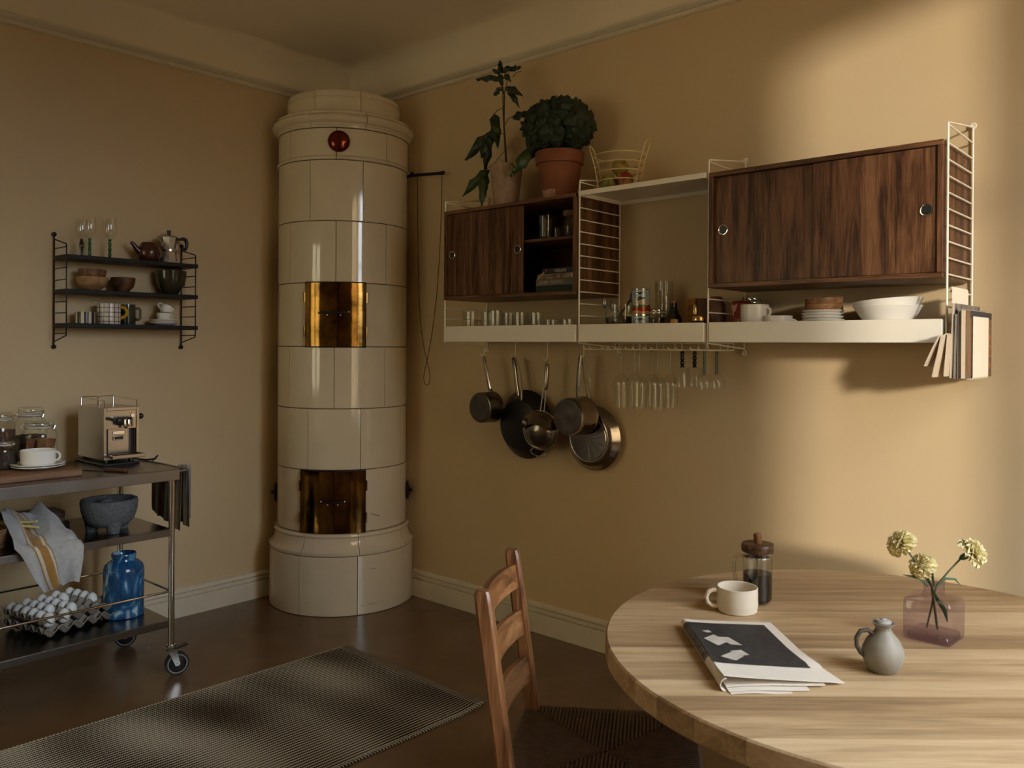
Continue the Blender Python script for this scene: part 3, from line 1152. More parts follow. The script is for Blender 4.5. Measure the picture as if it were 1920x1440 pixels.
CSTEEL = mat('cart_steel', (0.25, 0.225, 0.205), 0.25, 1.0, var=0.10, vs_=4, rvar=0.06)
tier('top_shelf', CX0, CX1, CY0, CY1, CZT, 0.046, CSTEEL)
tier('middle_shelf', CX0 + 0.012, CX1 - 0.020, CY0 + 0.02, -1.428, CZM, 0.030, CSTEEL)
tier('bottom_shelf', CX0 + 0.012, CX1 - 0.020, CY0 + 0.02, -1.428, CZL, 0.030, CSTEEL)
for px_, py_ in ((0.695, -1.425), (0.215, -1.425), (0.695, -2.40), (0.215, -2.40)):
    obj('post', MB().tube([(px_, py_, 0.115), (px_, py_, CZT - 0.01)], 0.0125, 16), CHROME, cart)
zr = 0.345
for a, b in (((0.695, -1.425), (0.695, -2.40)), ((0.215, -1.425), (0.215, -2.40)), ((0.695, -1.425), (0.215, -1.425))):
    obj('guard_rail', MB().tube([(a[0], a[1], zr), (b[0], b[1], zr)], 0.0048, 8), CHROME, cart)
hb = MB().tube([(0.715, -1.405, 0.832), (0.715, -1.372, 0.834), (0.700, -1.362, 0.834), (0.28, -1.362, 0.834), (0.26, -1.372, 0.834), (0.26, -1.405, 0.832)], 0.006, 8)
obj('end_handle', hb, DARK_STEEL, cart)
RUBBER = mat('black_rubber', (0.018, 0.017, 0.016), 0.6)
GREYR = mat('grey_wheel_band', (0.25, 0.25, 0.25), 0.5)


def caster(px_, py_, ang):
    M = T(px_, py_, 0) @ RZ(ang)
    c = obj('caster', MB().lathe([(0.0005, 0.128), (0.018, 0.127), (0.019, 0.118), (0.0155, 0.116), (0.0155, 0.112), (0.019, 0.110), (0.019, 0.104), (0.0005, 0.103)], 20, M), STEEL, cart)
    w = M @ T(0.022, 0, 0.047) @ RX(pi / 2)
    tyre = obj('wheel', MB().lathe([(0.034, -0.012), (0.045, -0.0125), (0.047, -0.009), (0.047, 0.009), (0.045, 0.0125), (0.034, 0.012)], 32, w), RUBBER, c)
    obj('wheel_band', MB().lathe([(0.0385, 0.0125), (0.039, 0.0138), (0.0352, 0.0138), (0.0345, 0.0125)], 32, w).lathe([(0.0385, -0.0125), (0.039, -0.0138), (0.0352, -0.0138), (0.0345, -0.0125)], 32, w), GREYR, c)
    obj('wheel_hub', MB().lathe([(0.034, -0.008), (0.012, -0.012), (0.012, 0.012), (0.034, 0.008)], 24, w), BLACK_PLASTIC, c)
    fk = MB()
    for s_ in (-1, 1):
        fk.add([(-0.016, s_ * 0.0165, 0.108), (0.018, s_ * 0.0165, 0.108), (0.032, s_ * 0.0165, 0.045), (0.014, s_ * 0.0165, 0.040),
                (-0.016, s_ * 0.0185, 0.108), (0.018, s_ * 0.0185, 0.108), (0.032, s_ * 0.0185, 0.045), (0.014, s_ * 0.0185, 0.040)],
               [(0, 1, 2, 3), (7, 6, 5, 4), (0, 4, 5, 1), (1, 5, 6, 2), (2, 6, 7, 3), (3, 7, 4, 0)], M)
    fk.box((-0.018, -0.0185, 0.101), (0.020, 0.0185, 0.106), 0.001, M)
    fk.tube([(0.022, -0.022, 0.047), (0.022, 0.022, 0.047)], 0.0055, 10, M)
    obj('fork', fk, STEEL, c, smooth=30)
    br = MB().add([(0.010, -0.012, 0.104), (0.062, -0.014, 0.117), (0.062, 0.014, 0.117), (0.010, 0.012, 0.104),
                   (0.010, -0.012, 0.110), (0.062, -0.014, 0.124), (0.062, 0.014, 0.124), (0.010, 0.012, 0.110)],
                  [(3, 2, 1, 0), (4, 5, 6, 7), (0, 1, 5, 4), (1, 2, 6, 5), (2, 3, 7, 6), (3, 0, 4, 7)], M)
    obj('brake_pedal', br, BLACK_PLASTIC, c, smooth=0)


caster(0.695, -1.425, radians(75))
caster(0.215, -1.425, radians(60))
caster(0.695, -2.40, radians(100))
caster(0.215, -2.40, radians(90))

# ---------------- things on the top shelf
BOARD = wood('board_beech', (0.13, 0.062, 0.030), (0.215, 0.108, 0.054), (0.29, 0.155, 0.082), 'y', 0.8, 0.5)
tag(obj('cutting_board', MB().box((0.255, -2.36, CZT), (0.640, -1.752, CZT + 0.026), 0.003), BOARD, smooth=0),
    'thick brown wooden cutting board under the saucer on the cart top', 'board')
ZBD = CZT + 0.026


def swing_jar(x, y, z, r, h, label, fill_col, fill_h, turn, grp='swing-top glass jars on the cart', var=0.6):
    t = thing('glass_jar', label, 'jar', (x, y, z), turn, grp)
    nk = r * 0.78
    prof_ = [(0.0005, 0.003), (r * 0.88, 0.003), (r * 0.97, 0.008), (r, 0.02), (r, h * 0.64), (r * 0.985, h * 0.70), (r * 0.90, h * 0.775), (nk, h * 0.83), (nk * 0.985, h * 0.86)]
    obj('jar_body', MB().lathe(prof_, 36), GLASS, t)
    obj('jar_rim', MB().tube([(nk * cos(2 * pi * i / 32), nk * sin(2 * pi * i / 32), h * 0.865) for i in range(32)], 0.0035, 6, closed=True),
        mat('pale_rubber_seal', (0.50, 0.47, 0.42), 0.5), t)
    obj('jar_lid', MB().lathe([(nk * 0.97, h * 0.885), (nk * 1.03, h * 0.90), (nk * 1.03, h * 0.955), (nk * 0.99, h * 0.985), (nk * 0.90, h), (nk * 0.6, h * 0.985), (0.0005, h * 0.98)], 36), GLASS, t)
    w = MB()
    for zz in (0.845, 0.925):
        w.tube([(nk * 1.04 * cos(2 * pi * i / 28), nk * 1.04 * sin(2 * pi * i / 28), h * zz) for i in range(28)], 0.0016, 6, closed=True)
    for s_ in (-1, 1):
        xx = s_ * nk * 1.05
        w.tube([(xx, 0.006, h * 0.925), (xx + s_ * 0.010, 0.006, h * 0.95), (xx + s_ * 0.015, 0, h * 0.90), (xx + s_ * 0.012, -0.004, h * 0.83), (xx + s_ * 0.004, 0, h * 0.80)], 0.0016, 6)
        w.tube([(xx, -0.006, h * 0.845), (xx + s_ * 0.009, -0.004, h * 0.87), (xx + s_ * 0.012, 0, h * 0.93)], 0.0016, 6)
    obj('wire_clip', w, CHROME, t)
    if fill_h:
        fm = mat('jar_fill_%02d' % int(fill_col[0] * 1000), fill_col, 0.8, var=var, vs_=70, bump=0.9, bs=90, bd=0.008)
        f = MB()

        def fn(u, v):
            a = 2 * pi * u
            rr = r * 0.955
            if v < 0.8:
                return (rr * cos(a), rr * sin(a), 0.006 + (h * fill_h - 0.006) * v / 0.8)
            q = (1 - v) / 0.2 * rr
            return (q * cos(a), q * sin(a), h * fill_h + 0.004 * mnoise.noise(Vector((q * 60 * cos(a), q * 60 * sin(a), 1))))
        f.sheet(fn, 28, 15, closed_u=True)
        obj('contents', f, fm, t)
    return t


swing_jar(0.215, -1.792, CZT, 0.060, 0.243, 'tallest clear swing-top jar, standing against the wall behind the others', (0.030, 0.016, 0.010), 0.52, 0.5)
j2 = swing_jar(0.335, -1.800, ZBD, 0.066, 0.166, 'wide swing-top jar with crispbread inside, right behind the white cup', (0.02, 0.010, 0.006), 0, 0.6)
CRISP = mat('crispbread', (0.20, 0.085, 0.028), 0.9, var=0.5, vs_=60, bump=0.8, bs=120, bd=0.004)
for k, (dx, dy, rz, rx) in enumerate(((-0.020, -0.018, 0.5, 0.18), (-0.008, 0.004, 0.65, -0.2), (0.014, 0.012, 0.7, 0.3), (0.022, -0.008, 0.45, 0.12))):
    obj('crispbread', MB().box((-0.034, -0.004, 0.008), (0.034, 0.004, 0.098), 0.001, T(dx, dy, 0.0) @ RZ(rz + 0.9) @ RY(rx * 0.6) @ RX(rx * 0.4)), CRISP, j2, smooth=0)
swing_jar(0.280, -1.925, ZBD, 0.055, 0.205, 'swing-top jar of brown dried fruit at the left edge of the picture', (0.070, 0.030, 0.014), 0.66, 0.8)
swing_jar(0.425, -1.962, ZBD, 0.052, 0.108, 'low swing-top jar of dark beans in front at the left edge of the picture', (0.022, 0.011, 0.006), 0.6, 0.35)


def cup_saucer_plate(name, x, y, z, r, label, h=0.014, grp=None, m_=None):
    o = obj(name, MB().lathe([(0.0005, 0.002), (r * 0.52, 0.001), (r * 0.56, 0.0), (r * 0.60, 0.001), (r * 0.82, h * 0.45), (r, h), (r * 0.995, h + 0.002), (r * 0.80, h * 0.45 + 0.004), (r * 0.55, 0.0045), (0.0005, 0.0045)], 48), m_ or WHITE_CHINA, loc=(x, y, z))
    return tag(o, label, 'saucer', grp)


cup_saucer_plate('saucer', 0.505, -1.862, ZBD, 0.092, 'lower of the two white saucers stacked on the cutting board', 0.012)
cup_saucer_plate('saucer', 0.505, -1.862, ZBD + 0.0075, 0.094, 'upper white saucer directly under the wide white cup on the cart', 0.013)


def cup(name, x, y, z, r0, r1, h, label, hand, hs=1.0, m_=None, grp=None, th=0.0028, rimc=None, cat='cup', prof_=None, rot=None, hr=0.0042):
    t = thing(name, label, cat, (x, y, z), hand, grp, rot=rot)
    p_ = prof_ or [(r0, 0), (r0 + 0.002, 0.003), (r0 + (r1 - r0) * 0.7, h * 0.35), (r1, h * 0.75), (r1, h)]
    inner = [(max(a - th, 0.001), max(b, 0.005)) for a, b in p_]
    m_ = m_ or WHITE_CHINA
    obj('cup_body', MB().lathe([(0.0005, 0.0)] + p_ + [(p_[-1][0] - th * 0.5, h + 0.0008)] + inner[::-1] + [(0.0005, 0.005)], 40), m_, t)
    if rimc:
        obj('rim_line', MB().lathe([(p_[-1][0] + 0.0003, h - 0.002), (p_[-1][0] + 0.0003, h + 0.0005), (p_[-1][0] - th * 0.5, h + 0.0014), (p_[-1][0] - th, h + 0.0005)], 40), rimc, t)
    rr = h * 0.30 * hs
    zc = h * 0.60
    x0 = p_[-1][0] - 0.002
    obj('cup_handle', MB().tube([(x0 - 0.003 if i in (0, 10) else x0 + rr * 1.15 * sin(pi * i / 10), 0, zc + rr * cos(pi * i / 10)) for i in range(11)], hr, 8), m_ if not callable(hs) else m_, t)
    return t


cup('coffee_cup', 0.500, -1.860, ZBD + 0.0125, 0.046, 0.060, 0.058, 'wide white cup on two saucers on the kitchen cart', radians(48), 0.95, prof_=[(0.052, 0), (0.057, 0.004), (0.060, 0.012), (0.062, 0.040), (0.063, 0.058)])

# espresso machine
em = thing('espresso_machine', 'boxy stainless steel espresso machine on the cart', 'coffee machine', (0.31, -1.5185, CZT))
WARMSTEEL = mat('warm_brushed_steel', (0.50, 0.43, 0.36), 0.22, 1.0, var=0.05, vs_=3, rvar=0.05)
bx0, bx1, hy, z0m, z1m = -0.130, 0.130, 0.0735, 0.022, 0.240
obj('base_pad', MB().box((bx0 - 0.012, -hy - 0.012, 0.0), (bx1 + 0.015, hy - 0.002, 0.010), 0.003), BLACK_PLASTIC, em, smooth=0)
for sx in (-1, 1):
    for sy in (-1, 1):
        obj('machine_foot', MB().lathe([(0.012, 0.010), (0.012, z0m)], 12, T(sx * 0.10, sy * 0.052, 0)), BLACK_PLASTIC, em)
obj('side_panel', MB().box((bx0, -hy, z0m), (bx1 - 0.004, -hy + 0.004, z1m), 0.001), STEEL, em, smooth=0)
obj('side_panel', MB().box((bx0, hy - 0.004, z0m), (bx1 - 0.004, hy, z1m), 0.001), STEEL, em, smooth=0)
obj('rear_panel', MB().box((bx0, -hy + 0.004, z0m), (bx0 + 0.004, hy - 0.004, z1m)), STEEL, em, smooth=0)
obj('top_panel', MB().box((bx0 + 0.004, -hy + 0.004, z1m - 0.004), (bx1 - 0.004, hy - 0.004, z1m), 0.001), STEEL, em, smooth=0)
fr = MB()
fr.box((bx1 - 0.004, -hy, z0m), (bx1 + 0.002, -hy + 0.012, z1m), 0.001)
fr.box((bx1 - 0.004, hy - 0.012, z0m), (bx1 + 0.002, hy, z1m), 0.001)
fr.box((bx1 - 0.004, -hy + 0.012, z1m - 0.013), (bx1 + 0.002, hy - 0.012, z1m), 0.001)
fr.box((bx1 - 0.004, -hy + 0.012, z0m), (bx1 + 0.002, hy - 0.012, z0m + 0.020), 0.001)
obj('front_frame', fr, WARMSTEEL, em, smooth=0)
obj('upper_front', MB().box((bx1 - 0.012, -hy + 0.012, 0.150), (bx1 - 0.002, hy - 0.012, z1m - 0.013), 0.001), WARMSTEEL, em, smooth=0)
obj('front_panel', MB().box((bx1 - 0.035, -hy + 0.012, z0m + 0.010), (bx1 - 0.030, hy - 0.012, 0.152)), WARMSTEEL, em, smooth=0)
for sy in (-1, 1):
    obj('front_rod', MB().tube([(bx1 - 0.006, sy * 0.056, 0.040), (bx1 - 0.006, sy * 0.056, 0.152)], 0.003, 8), BLACK_PLASTIC, em)
gh = obj('group_head', MB().lathe([(0.0005, 0.168), (0.030, 0.168), (0.034, 0.174), (0.034, 0.192), (0.030, 0.200), (0.0005, 0.200)], 32, T(bx1 + 0.012, 0.004, 0)), BLACK_PLASTIC, em)
obj('chrome_collar', MB().lathe([(0.020, 0.162), (0.0205, 0.166), (0.0205, 0.190), (0.019, 0.193)], 28, T(bx1 + 0.036, 0.010, 0)), CHROME, gh)
obj('lever', MB().tube([(bx1 + 0.012, -0.030, 0.188), (bx1 + 0.010, -0.050, 0.194), (bx1 + 0.008, -0.060, 0.196)], [0.006, 0.005, 0.008], 10), BLACK_PLASTIC, gh)
obj('coffee_spout', MB().tube([(bx1 + 0.026, 0.006, 0.168), (bx1 + 0.026, 0.006, 0.153)], 0.0065, 10), BLACK_PLASTIC, gh)
obj('dial', MB().lathe([(0.0005, 0.004), (0.008, 0.004), (0.0095, 0.0)], 20, T(bx1 - 0.002, 0.046, 0.204) @ RY(pi / 2)), CHROME, em)
obj('logo_plate', MB().box((bx1 - 0.0305, -0.024, 0.125), (bx1 - 0.0275, 0.024, 0.139), 0.001), CHROME, em, smooth=0)
pw = obj('power_switch', MB().box((bx1 - 0.0305, -0.024, 0.100), (bx1 - 0.025, 0.024, 0.119), 0.002), CHROME, em, smooth=0)
obj('switch_rocker', MB().box((bx1 - 0.026, -0.019, 0.103), (bx1 - 0.023, 0.019, 0.116), 0.001), BLACK_PLASTIC, pw, smooth=0)
dt = obj('drip_tray', MB().box((bx1 - 0.028, -hy + 0.014, 0.030), (bx1 + 0.052, hy + 0.004, 0.046), 0.002), WARMSTEEL, em, smooth=0)
gr = MB()
for k in range(9):
    yy = -hy + 0.022 + k * 0.0135
    gr.box((bx1 - 0.024, yy, 0.0462), (bx1 + 0.044, yy + 0.008, 0.0485))
obj('drip_grate', gr, BLACK_PLASTIC, dt, smooth=0)['kind'] = 'stuff'
kn = obj('steam_knob', MB().ball((bx1 - 0.03, hy + 0.020, 0.196), 0.0125, 14), BLACK_PLASTIC, em)
obj('knob_shaft', MB().tube([(bx1 - 0.03, hy - 0.002, 0.196), (bx1 - 0.03, hy + 0.014, 0.196)], 0.004, 8), BLACK_PLASTIC, kn)
rl = MB()
for y0r, y1r in ((-hy + 0.008, 0.004), (0.010, hy - 0.006)):
    rl.tube([(bx0 + 0.01, y0r, z1m), (bx0 + 0.01, y0r, z1m + 0.030), (bx0 + 0.016, y0r, z1m + 0.036), (bx0 + 0.016, y1r, z1m + 0.036), (bx0 + 0.012, y1r, z1m + 0.030), (bx0 + 0.01, y1r, z1m)], 0.0023, 6)
rl.tube([(bx0 + 0.02, -hy + 0.006, z1m), (bx0 + 0.02, -hy + 0.006, z1m + 0.034), (bx1 - 0.012, -hy + 0.006, z1m + 0.028), (bx1 - 0.008, -hy + 0.006, z1m)], 0.0023, 6)
rl.tube([(bx0 + 0.02, hy - 0.006, z1m), (bx0 + 0.02, hy - 0.006, z1m + 0.034), (bx1 - 0.012, hy - 0.006, z1m + 0.028), (bx1 - 0.008, hy - 0.006, z1m)], 0.0023, 6)
obj('cup_rail', rl, CHROME, em)
obj('power_cord', MB().tube([(bx0 - 0.002, 0.04, 0.05), (bx0 - 0.02, 0.06, 0.02), (-0.07, 0.093, 0.006), (0.04, 0.105, 0.005), (0.105, 0.118, 0.006), (0.130, 0.145, 0.010), (0.115, 0.162, 0.020), (0.08, 0.175, 0.014), (0.03, 0.180, -0.01), (-0.02, 0.182, -0.10)], 0.0034, 8), BLACK_PLASTIC, em)

kf = thing('kitchen_knife', 'knife with a brown handle lying in front of the espresso machine', 'knife', (0.575, -1.642, CZT), atan2(0.095, 0.185))
obj('blade', MB().prism([(-0.135, -0.002), (-0.10, -0.012), (0.0, -0.016), (0.0, 0.010), (-0.10, 0.007)], 0.001, 0.0025), DARK_STEEL, kf, smooth=0)
obj('knife_handle', MB().box((0.0, -0.011, 0.0), (0.105, 0.010, 0.013), 0.004), wood('knife_handle', (0.05, 0.02, 0.008), (0.10, 0.042, 0.018), (0.15, 0.07, 0.03), 'x', 2, 0.5), kf, smooth=0)

# towel hanging on the end handle
OLIVE = mat('olive_linen', (0.115, 0.080, 0.030), 0.95, var=0.25, vs_=30, bump=0.5, bs=300, bd=0.001, sheen=0.3)
PALEL = mat('pale_lilac_linen', (0.36, 0.33, 0.34), 0.95, bump=0.4, bs=300, bd=0.001)


def hung(u, v):
    x = 0.395 + (0.30 - 0.04 * v) * u + 0.004 * sin(v * 5)
    fold = 0.010 * sin(u * 19 + v * 1.2) + 0.006 * sin(u * 41 + 1)
    L = v * 0.50
    if L < 0.245:
        return (x, -1.3535 - 0.004 + fold * min(1, (0.245 - L) * 8) * 0.7 + 0.010, 0.842 - (0.245 - L) + 0.012 * sin(u * 3.5) * (0.245 - L) * 4)
    k = L - 0.245
    return (x + 0.02 * k * u, -1.369 - 0.004 + fold * min(1, k * 8) * 0.5, 0.842 - k * (0.80 + 0.25 * u))


tw = thing('hanging_towel', 'olive brown linen towel hanging over the end handle of the cart', 'towel', (0, 0, 0))
obj('cloth', MB().slab(hung, 40, 28, 0.0016), OLIVE, tw, smooth=70)
obj('underlayer', MB().slab(lambda u, v: (0.585 + 0.10 * u, -1.3440 + 0.006 * sin(u * 21), 0.842 - 0.225 * v + 0.01 * u), 14, 8, 0.0014), PALEL, tw, smooth=70)

# ---------------- things on the middle shelf
B1 = wood('board_walnut', (0.05, 0.024, 0.013), (0.095, 0.048, 0.026), (0.15, 0.080, 0.045), 'y', 0.9, 0.5)
B2 = wood('board_oak', (0.14, 0.085, 0.045), (0.23, 0.145, 0.08), (0.30, 0.20, 0.12), 'y', 0.9, 0.5)
for z0, z1, x0, x1, y1, m_, lb in ((0.0, 0.020, 0.215, 0.350, -1.690, B1, 'lowest dark board of the stack on the cart middle shelf'),
                                   (0.0205, 0.0385, 0.220, 0.338, -1.703, B2, 'pale middle board of the stack on the cart middle shelf'),
                                   (0.039, 0.064, 0.214, 0.336, -1.702, B1, 'topmost dark board of the stack on the cart middle shelf')):
    tag(obj('chopping_board', MB().box((x0, -2.33, CZM + z0), (x1, y1, CZM + z1), 0.002), m_, smooth=0), lb, 'board', 'stacked boards on the middle shelf')

STONE = mat('grey_basalt', (0.095, 0.097, 0.100), 0.85, var=0.45, vs_=120, bump=1.0, bs=150, bd=0.004)
mo = thing('stone_mortar', 'grey basalt mortar bowl on three feet on the cart middle shelf', 'mortar', (0.560, -1.618, CZM), 0.5)
bowl = MB()
prof_ = [(0.0005, 0.020), (0.045, 0.020), (0.072, 0.028), (0.092, 0.050), (0.103, 0.085), (0.107, 0.120), (0.104, 0.130), (0.092, 0.131), (0.086, 0.126), (0.076, 0.100), (0.055, 0.080), (0.0005, 0.072)]
bowl.lathe(prof_, 48)
bowl.v = [(x * (1 + 0.012 * mnoise.noise(Vector((x * 60, y * 60, z * 200)))), y * (1 + 0.012 * mnoise.noise(Vector((x * 60, y * 60, z * 200)))), z + 0.0015 * mnoise.noise(Vector((x * 30, y * 30, 5)))) for x, y, z in bowl.v]
obj('bowl', bowl, STONE, mo)
for k in range(3):
    a = radians(-38 + 120 * k)
    obj('foot', MB().tube([(0.062 * cos(a), 0.062 * sin(a), 0.045), (0.066 * cos(a), 0.066 * sin(a), 0.016), (0.068 * cos(a), 0.068 * sin(a), 0.0)], [0.032, 0.025, 0.020], 12), STONE, mo)
pe = tag(obj('stone_pestle', MB().ball((0, 0, 0), 0.034, 18, (1, 1, 0.85)), STONE, loc=(0.560, -1.630, CZM + 0.104)), 'rounded grey stone pestle resting inside the basalt mortar', 'pestle')

# basket with vegetables at the left edge
WICK = mat('wicker', (0.20, 0.105, 0.040), 0.7, var=0.4, vs_=40)
bk = thing('wicker_basket', 'brown wicker basket at the left edge of the cart middle shelf', 'basket', (0.505, -2.045, CZM))
for k in range(9):
    zz = 0.005 + k * 0.0085
    rr = 0.085 + 0.030 * (k / 8) ** 0.8
    obj('wicker_strand', MB().tube([((rr + 0.0022 * sin(14 * 2 * pi * i / 84 + k * pi)) * cos(2 * pi * i / 84), (rr + 0.0022 * sin(14 * 2 * pi * i / 84 + k * pi)) * sin(2 * pi * i / 84), zz) for i in range(84)], 0.0047, 6, closed=True), WICK, bk)
obj('basket_floor', MB().lathe([(0.0005, 0.002), (0.085, 0.002), (0.085, 0.006), (0.0005, 0.006)], 30), WICK, bk)
on = thing('spring_onion', 'purple spring onion with pale yellow stems lying on the basket', 'vegetable', (0.52, -2.02, CZM + 0.075))
obj('bulb', MB().ball((0.0, 0.0, 0.012), 0.020, 14, (1.0, 1.25, 0.9)), mat('purple_skin', (0.16, 0.035, 0.085), 0.4, var=0.5, vs_=40), on)
STEMY = mat('pale_stem', (0.55, 0.48, 0.20), 0.5, var=0.2, vs_=30)
obj('stem', MB().tube([(0, 0.018, 0.014), (0.03, 0.06, 0.012), (0.075, 0.095, 0.012), (0.10, 0.115, 0.016)], [0.007, 0.0055, 0.005, 0.0045], 8), STEMY, on)
obj('stem', MB().tube([(0, 0.016, 0.012), (0.05, 0.055, 0.004), (0.095, 0.095, -0.001), (0.118, 0.115, -0.004)], [0.0065, 0.0055, 0.005, 0.004], 8), STEMY, on)
tag(obj('garlic_bulb', MB().lathe([(0.0005, 0.0), (0.012, 0.001), (0.021, 0.010), (0.021, 0.020), (0.012, 0.032), (0.005, 0.040), (0.003, 0.050), (0.0005, 0.051)], 16), mat('garlic_skin', (0.55, 0.47, 0.45), 0.5, var=0.15, vs_=30), loc=(0.455, -2.01, CZM + 0.075)),
    'small pale garlic bulb lying in the wicker basket', 'vegetable')

# grey dish towel with a mustard stripe hanging over the shelf edge
LINEN = mat('grey_linen', (0.36, 0.355, 0.345), 0.95, var=0.12, vs_=60, bump=0.6, bs=420, bd=0.001, sheen=0.3)
MUST = mat('mustard_linen', (0.30, 0.150, 0.032), 0.95, var=0.15, vs_=60, bump=0.6, bs=420, bd=0.001, sheen=0.3)
PALE = mat('cream_linen', (0.50, 0.46, 0.38), 0.95, bump=0.6, bs=420, bd=0.001)
tpath = [(0.425, 0.070), (0.475, 0.112), (0.530, 0.106), (0.590, 0.078), (0.650, 0.052), (0.700, 0.030), (0.728, 0.004), (0.732, -0.045), (0.728, -0.095), (0.722, -0.128)]


def towel_fn(u, v):
    q = v * (len(tpath) - 1)
    i = min(int(q), len(tpath) - 2)
    f = q - i
    x = tpath[i][0] * (1 - f) + tpath[i + 1][0] * f
    z = tpath[i][1] * (1 - f) + tpath[i + 1][1] * f
    wdt = 0.145 + 0.085 * min(1, v * 1.5) - 0.30 * max(0, v - 0.60)
    yc = -1.915 + 0.025 * v + 0.075 * max(0, v - 0.58)
    y = yc + (u - 0.5) * wdt - 0.03 * max(0, v - 0.6) * (1 - u)
    z += 0.030 * sin(u * 8.5 + v * 3.2) * (1 - abs(v - 0.35)) * (0.55 if v < 0.6 else 0.12) + 0.022 * mnoise.noise(Vector((u * 5, v * 7, 2))) * (1 if v < 0.6 else 0.3)
    x += 0.020 * sin(u * 12 + v * 3.0) * max(0, v - 0.50) * 2 + 0.010 * mnoise.noise(Vector((u * 5, v * 4, 8))) + (0.010 if v > 0.6 else 0)
    if v > 0.62:
        z -= 0.030 * (1 - u) * (v - 0.62) * 2.0 * abs(sin(u * 5.3 + 0.4)) + 0.008 * sin(u * 13)
    return (x, y, CZM + z)


def stripe_mi(i, j):
    return 1 if 14 <= i < 20 else (2 if i in (12, 13, 20, 21) else (1 if i in (11, 22) else 0))


dtw = tag(obj('dish_towel', MB().slab(towel_fn, 46, 40, 0.0016, mi=stripe_mi), [LINEN, MUST, PALE], smooth=70),
          'crumpled grey dish towel with a mustard stripe hanging off the cart middle shelf', 'towel')

# ---------------- things on the bottom shelf
PULP = mat('grey_egg_tray_pulp', (0.27, 0.235, 0.195), 0.95, var=0.15, vs_=30, bump=0.5, bs=140, bd=0.002)
ETA = radians(101.7)
ETC = (0.432, -1.756)
NU, NV = 5, 6


def et(dz):
    def fn(u, v):
        a, b = (u - 0.5) * 0.300, (v - 0.5) * 0.296
        e = min(u, 1 - u, v, 1 - v)
        hgt = 0.5 + 0.25 * (cos(2 * pi * NU * u) + cos(2 * pi * NV * v))
        return (a, b, dz + 0.004 + 0.046 * hgt)
    return fn


for k, lb in ((0, 'lower empty grey pulp egg tray on the cart bottom shelf'), (1, 'upper grey pulp egg tray filled with white eggs on the cart')):
    tag(obj('egg_tray', MB().slab(et(0.036 * k), NU * 6, NV * 6, 0.0026), PULP, loc=(ETC[0], ETC[1], CZL), rot=(0, 0, ETA + (0.0 if k else 0.03)), smooth=70), lb, 'egg tray', 'stacked egg trays on the cart')
EGG = mat('white_eggshell', (0.74, 0.735, 0.71), 0.45, bump=0.1, bs=300, bd=0.0005)
egm = MB().lathe([(max(0.0225 * sin(t) * (1 + 0.12 * cos(t)), 0.0003), -0.0285 * cos(t)) for t in [pi * i / 14 for i in range(15)]], 20).mesh('egg', EGG)
occ = [(0, r) for r in range(6)] + [(1, r) for r in (0, 2, 3, 4, 5)] + [(2, r) for r in (1, 2, 3, 4, 5)] + [(3, 4), (3, 5)] + [(4, r) for r in (2, 3, 4, 5)]
for (c_, r_) in occ:           # columns run to the right, rows away towards the wall
    lx, ly = ((c_ + 0.5) / 5 - 0.5) * 0.300, ((r_ + 0.5) / 6 - 0.5) * 0.296
    x = ETC[0] + lx * cos(ETA) - ly * sin(ETA)
    y = ETC[1] + lx * sin(ETA) + ly * cos(ETA)
    tag(link_mesh('egg', egm, None, (x, y, CZL + 0.036 + 0.004 + 0.0325), (RND.uniform(-0.12, 0.12), RND.uniform(-0.12, 0.12), 0)),
        'white egg, %s from the front in the %s line of the egg tray' % (('first', 'second', 'third', 'fourth', 'fifth', 'sixth')[r_], ('leftmost', 'second', 'middle', 'fourth', 'rightmost')[c_]), 'egg', 'white eggs in the egg tray')


def marble_mat():
    m, nt, b = _new('blue_marbled_glaze')
    v = coords(nt, (1, 1, 0.6), rnd=False)
    n1 = node(nt, 'ShaderNodeTexNoise')
    n1.inputs['Scale'].default_value = 9
    n1.inputs['Detail'].default_value = 4
    n1.inputs['Distortion'].default_value = 2.6
    nt.links.new(v, n1.inputs['Vector'])
    c = ramp(nt, n1.outputs[0], [(0.34, (0.010, 0.045, 0.115)), (0.52, (0.018, 0.095, 0.22)), (0.60, (0.10, 0.25, 0.38)), (0.68, (0.48, 0.58, 0.64)), (0.78, (0.03, 0.12, 0.26))])
    nt.links.new(c, b.inputs['Base Color'])
    b.inputs['Roughness'].default_value = 0.12
    return m


vs_p = [(0.0005, 0.0), (0.074, 0.0), (0.078, 0.004), (0.0785, 0.10), (0.0785, 0.190), (0.074, 0.208), (0.060, 0.222), (0.047, 0.229), (0.0445, 0.236), (0.0475, 0.243), (0.048, 0.254), (0.0455, 0.258), (0.042, 0.254), (0.041, 0.236), (0.050, 0.224), (0.070, 0.19), (0.070, 0.01), (0.0005, 0.008)]
tag(obj('marbled_vase', MB().lathe(vs_p, 48), marble_mat(), loc=(0.497, -1.5320, CZL)), 'blue and white marbled ceramic vase on the cart bottom shelf', 'vase')
cr = thing('wooden_crate', 'small wooden crate cut off at the left edge of the cart bottom shelf', 'crate', (0.47, -2.16, CZL))
for zz in (0.01, 0.065, 0.120):
    obj('slat', MB().box((-0.12, 0.131, zz), (0.12, 0.140, zz + 0.048), 0.001), B2 if zz < 0.02 else B1, cr, smooth=0)
    obj('slat', MB().box((0.112, -0.14, zz), (0.120, 0.130, zz + 0.048), 0.001), B2 if zz < 0.02 else B1, cr, smooth=0)
    obj('slat', MB().box((-0.120, -0.14, zz), (-0.112, 0.130, zz + 0.048), 0.001), B2 if zz < 0.02 else B1, cr, smooth=0)
obj('crate_floor', MB().box((-0.112, -0.14, 0.0), (0.112, 0.131, 0.008)), B2, cr, smooth=0)

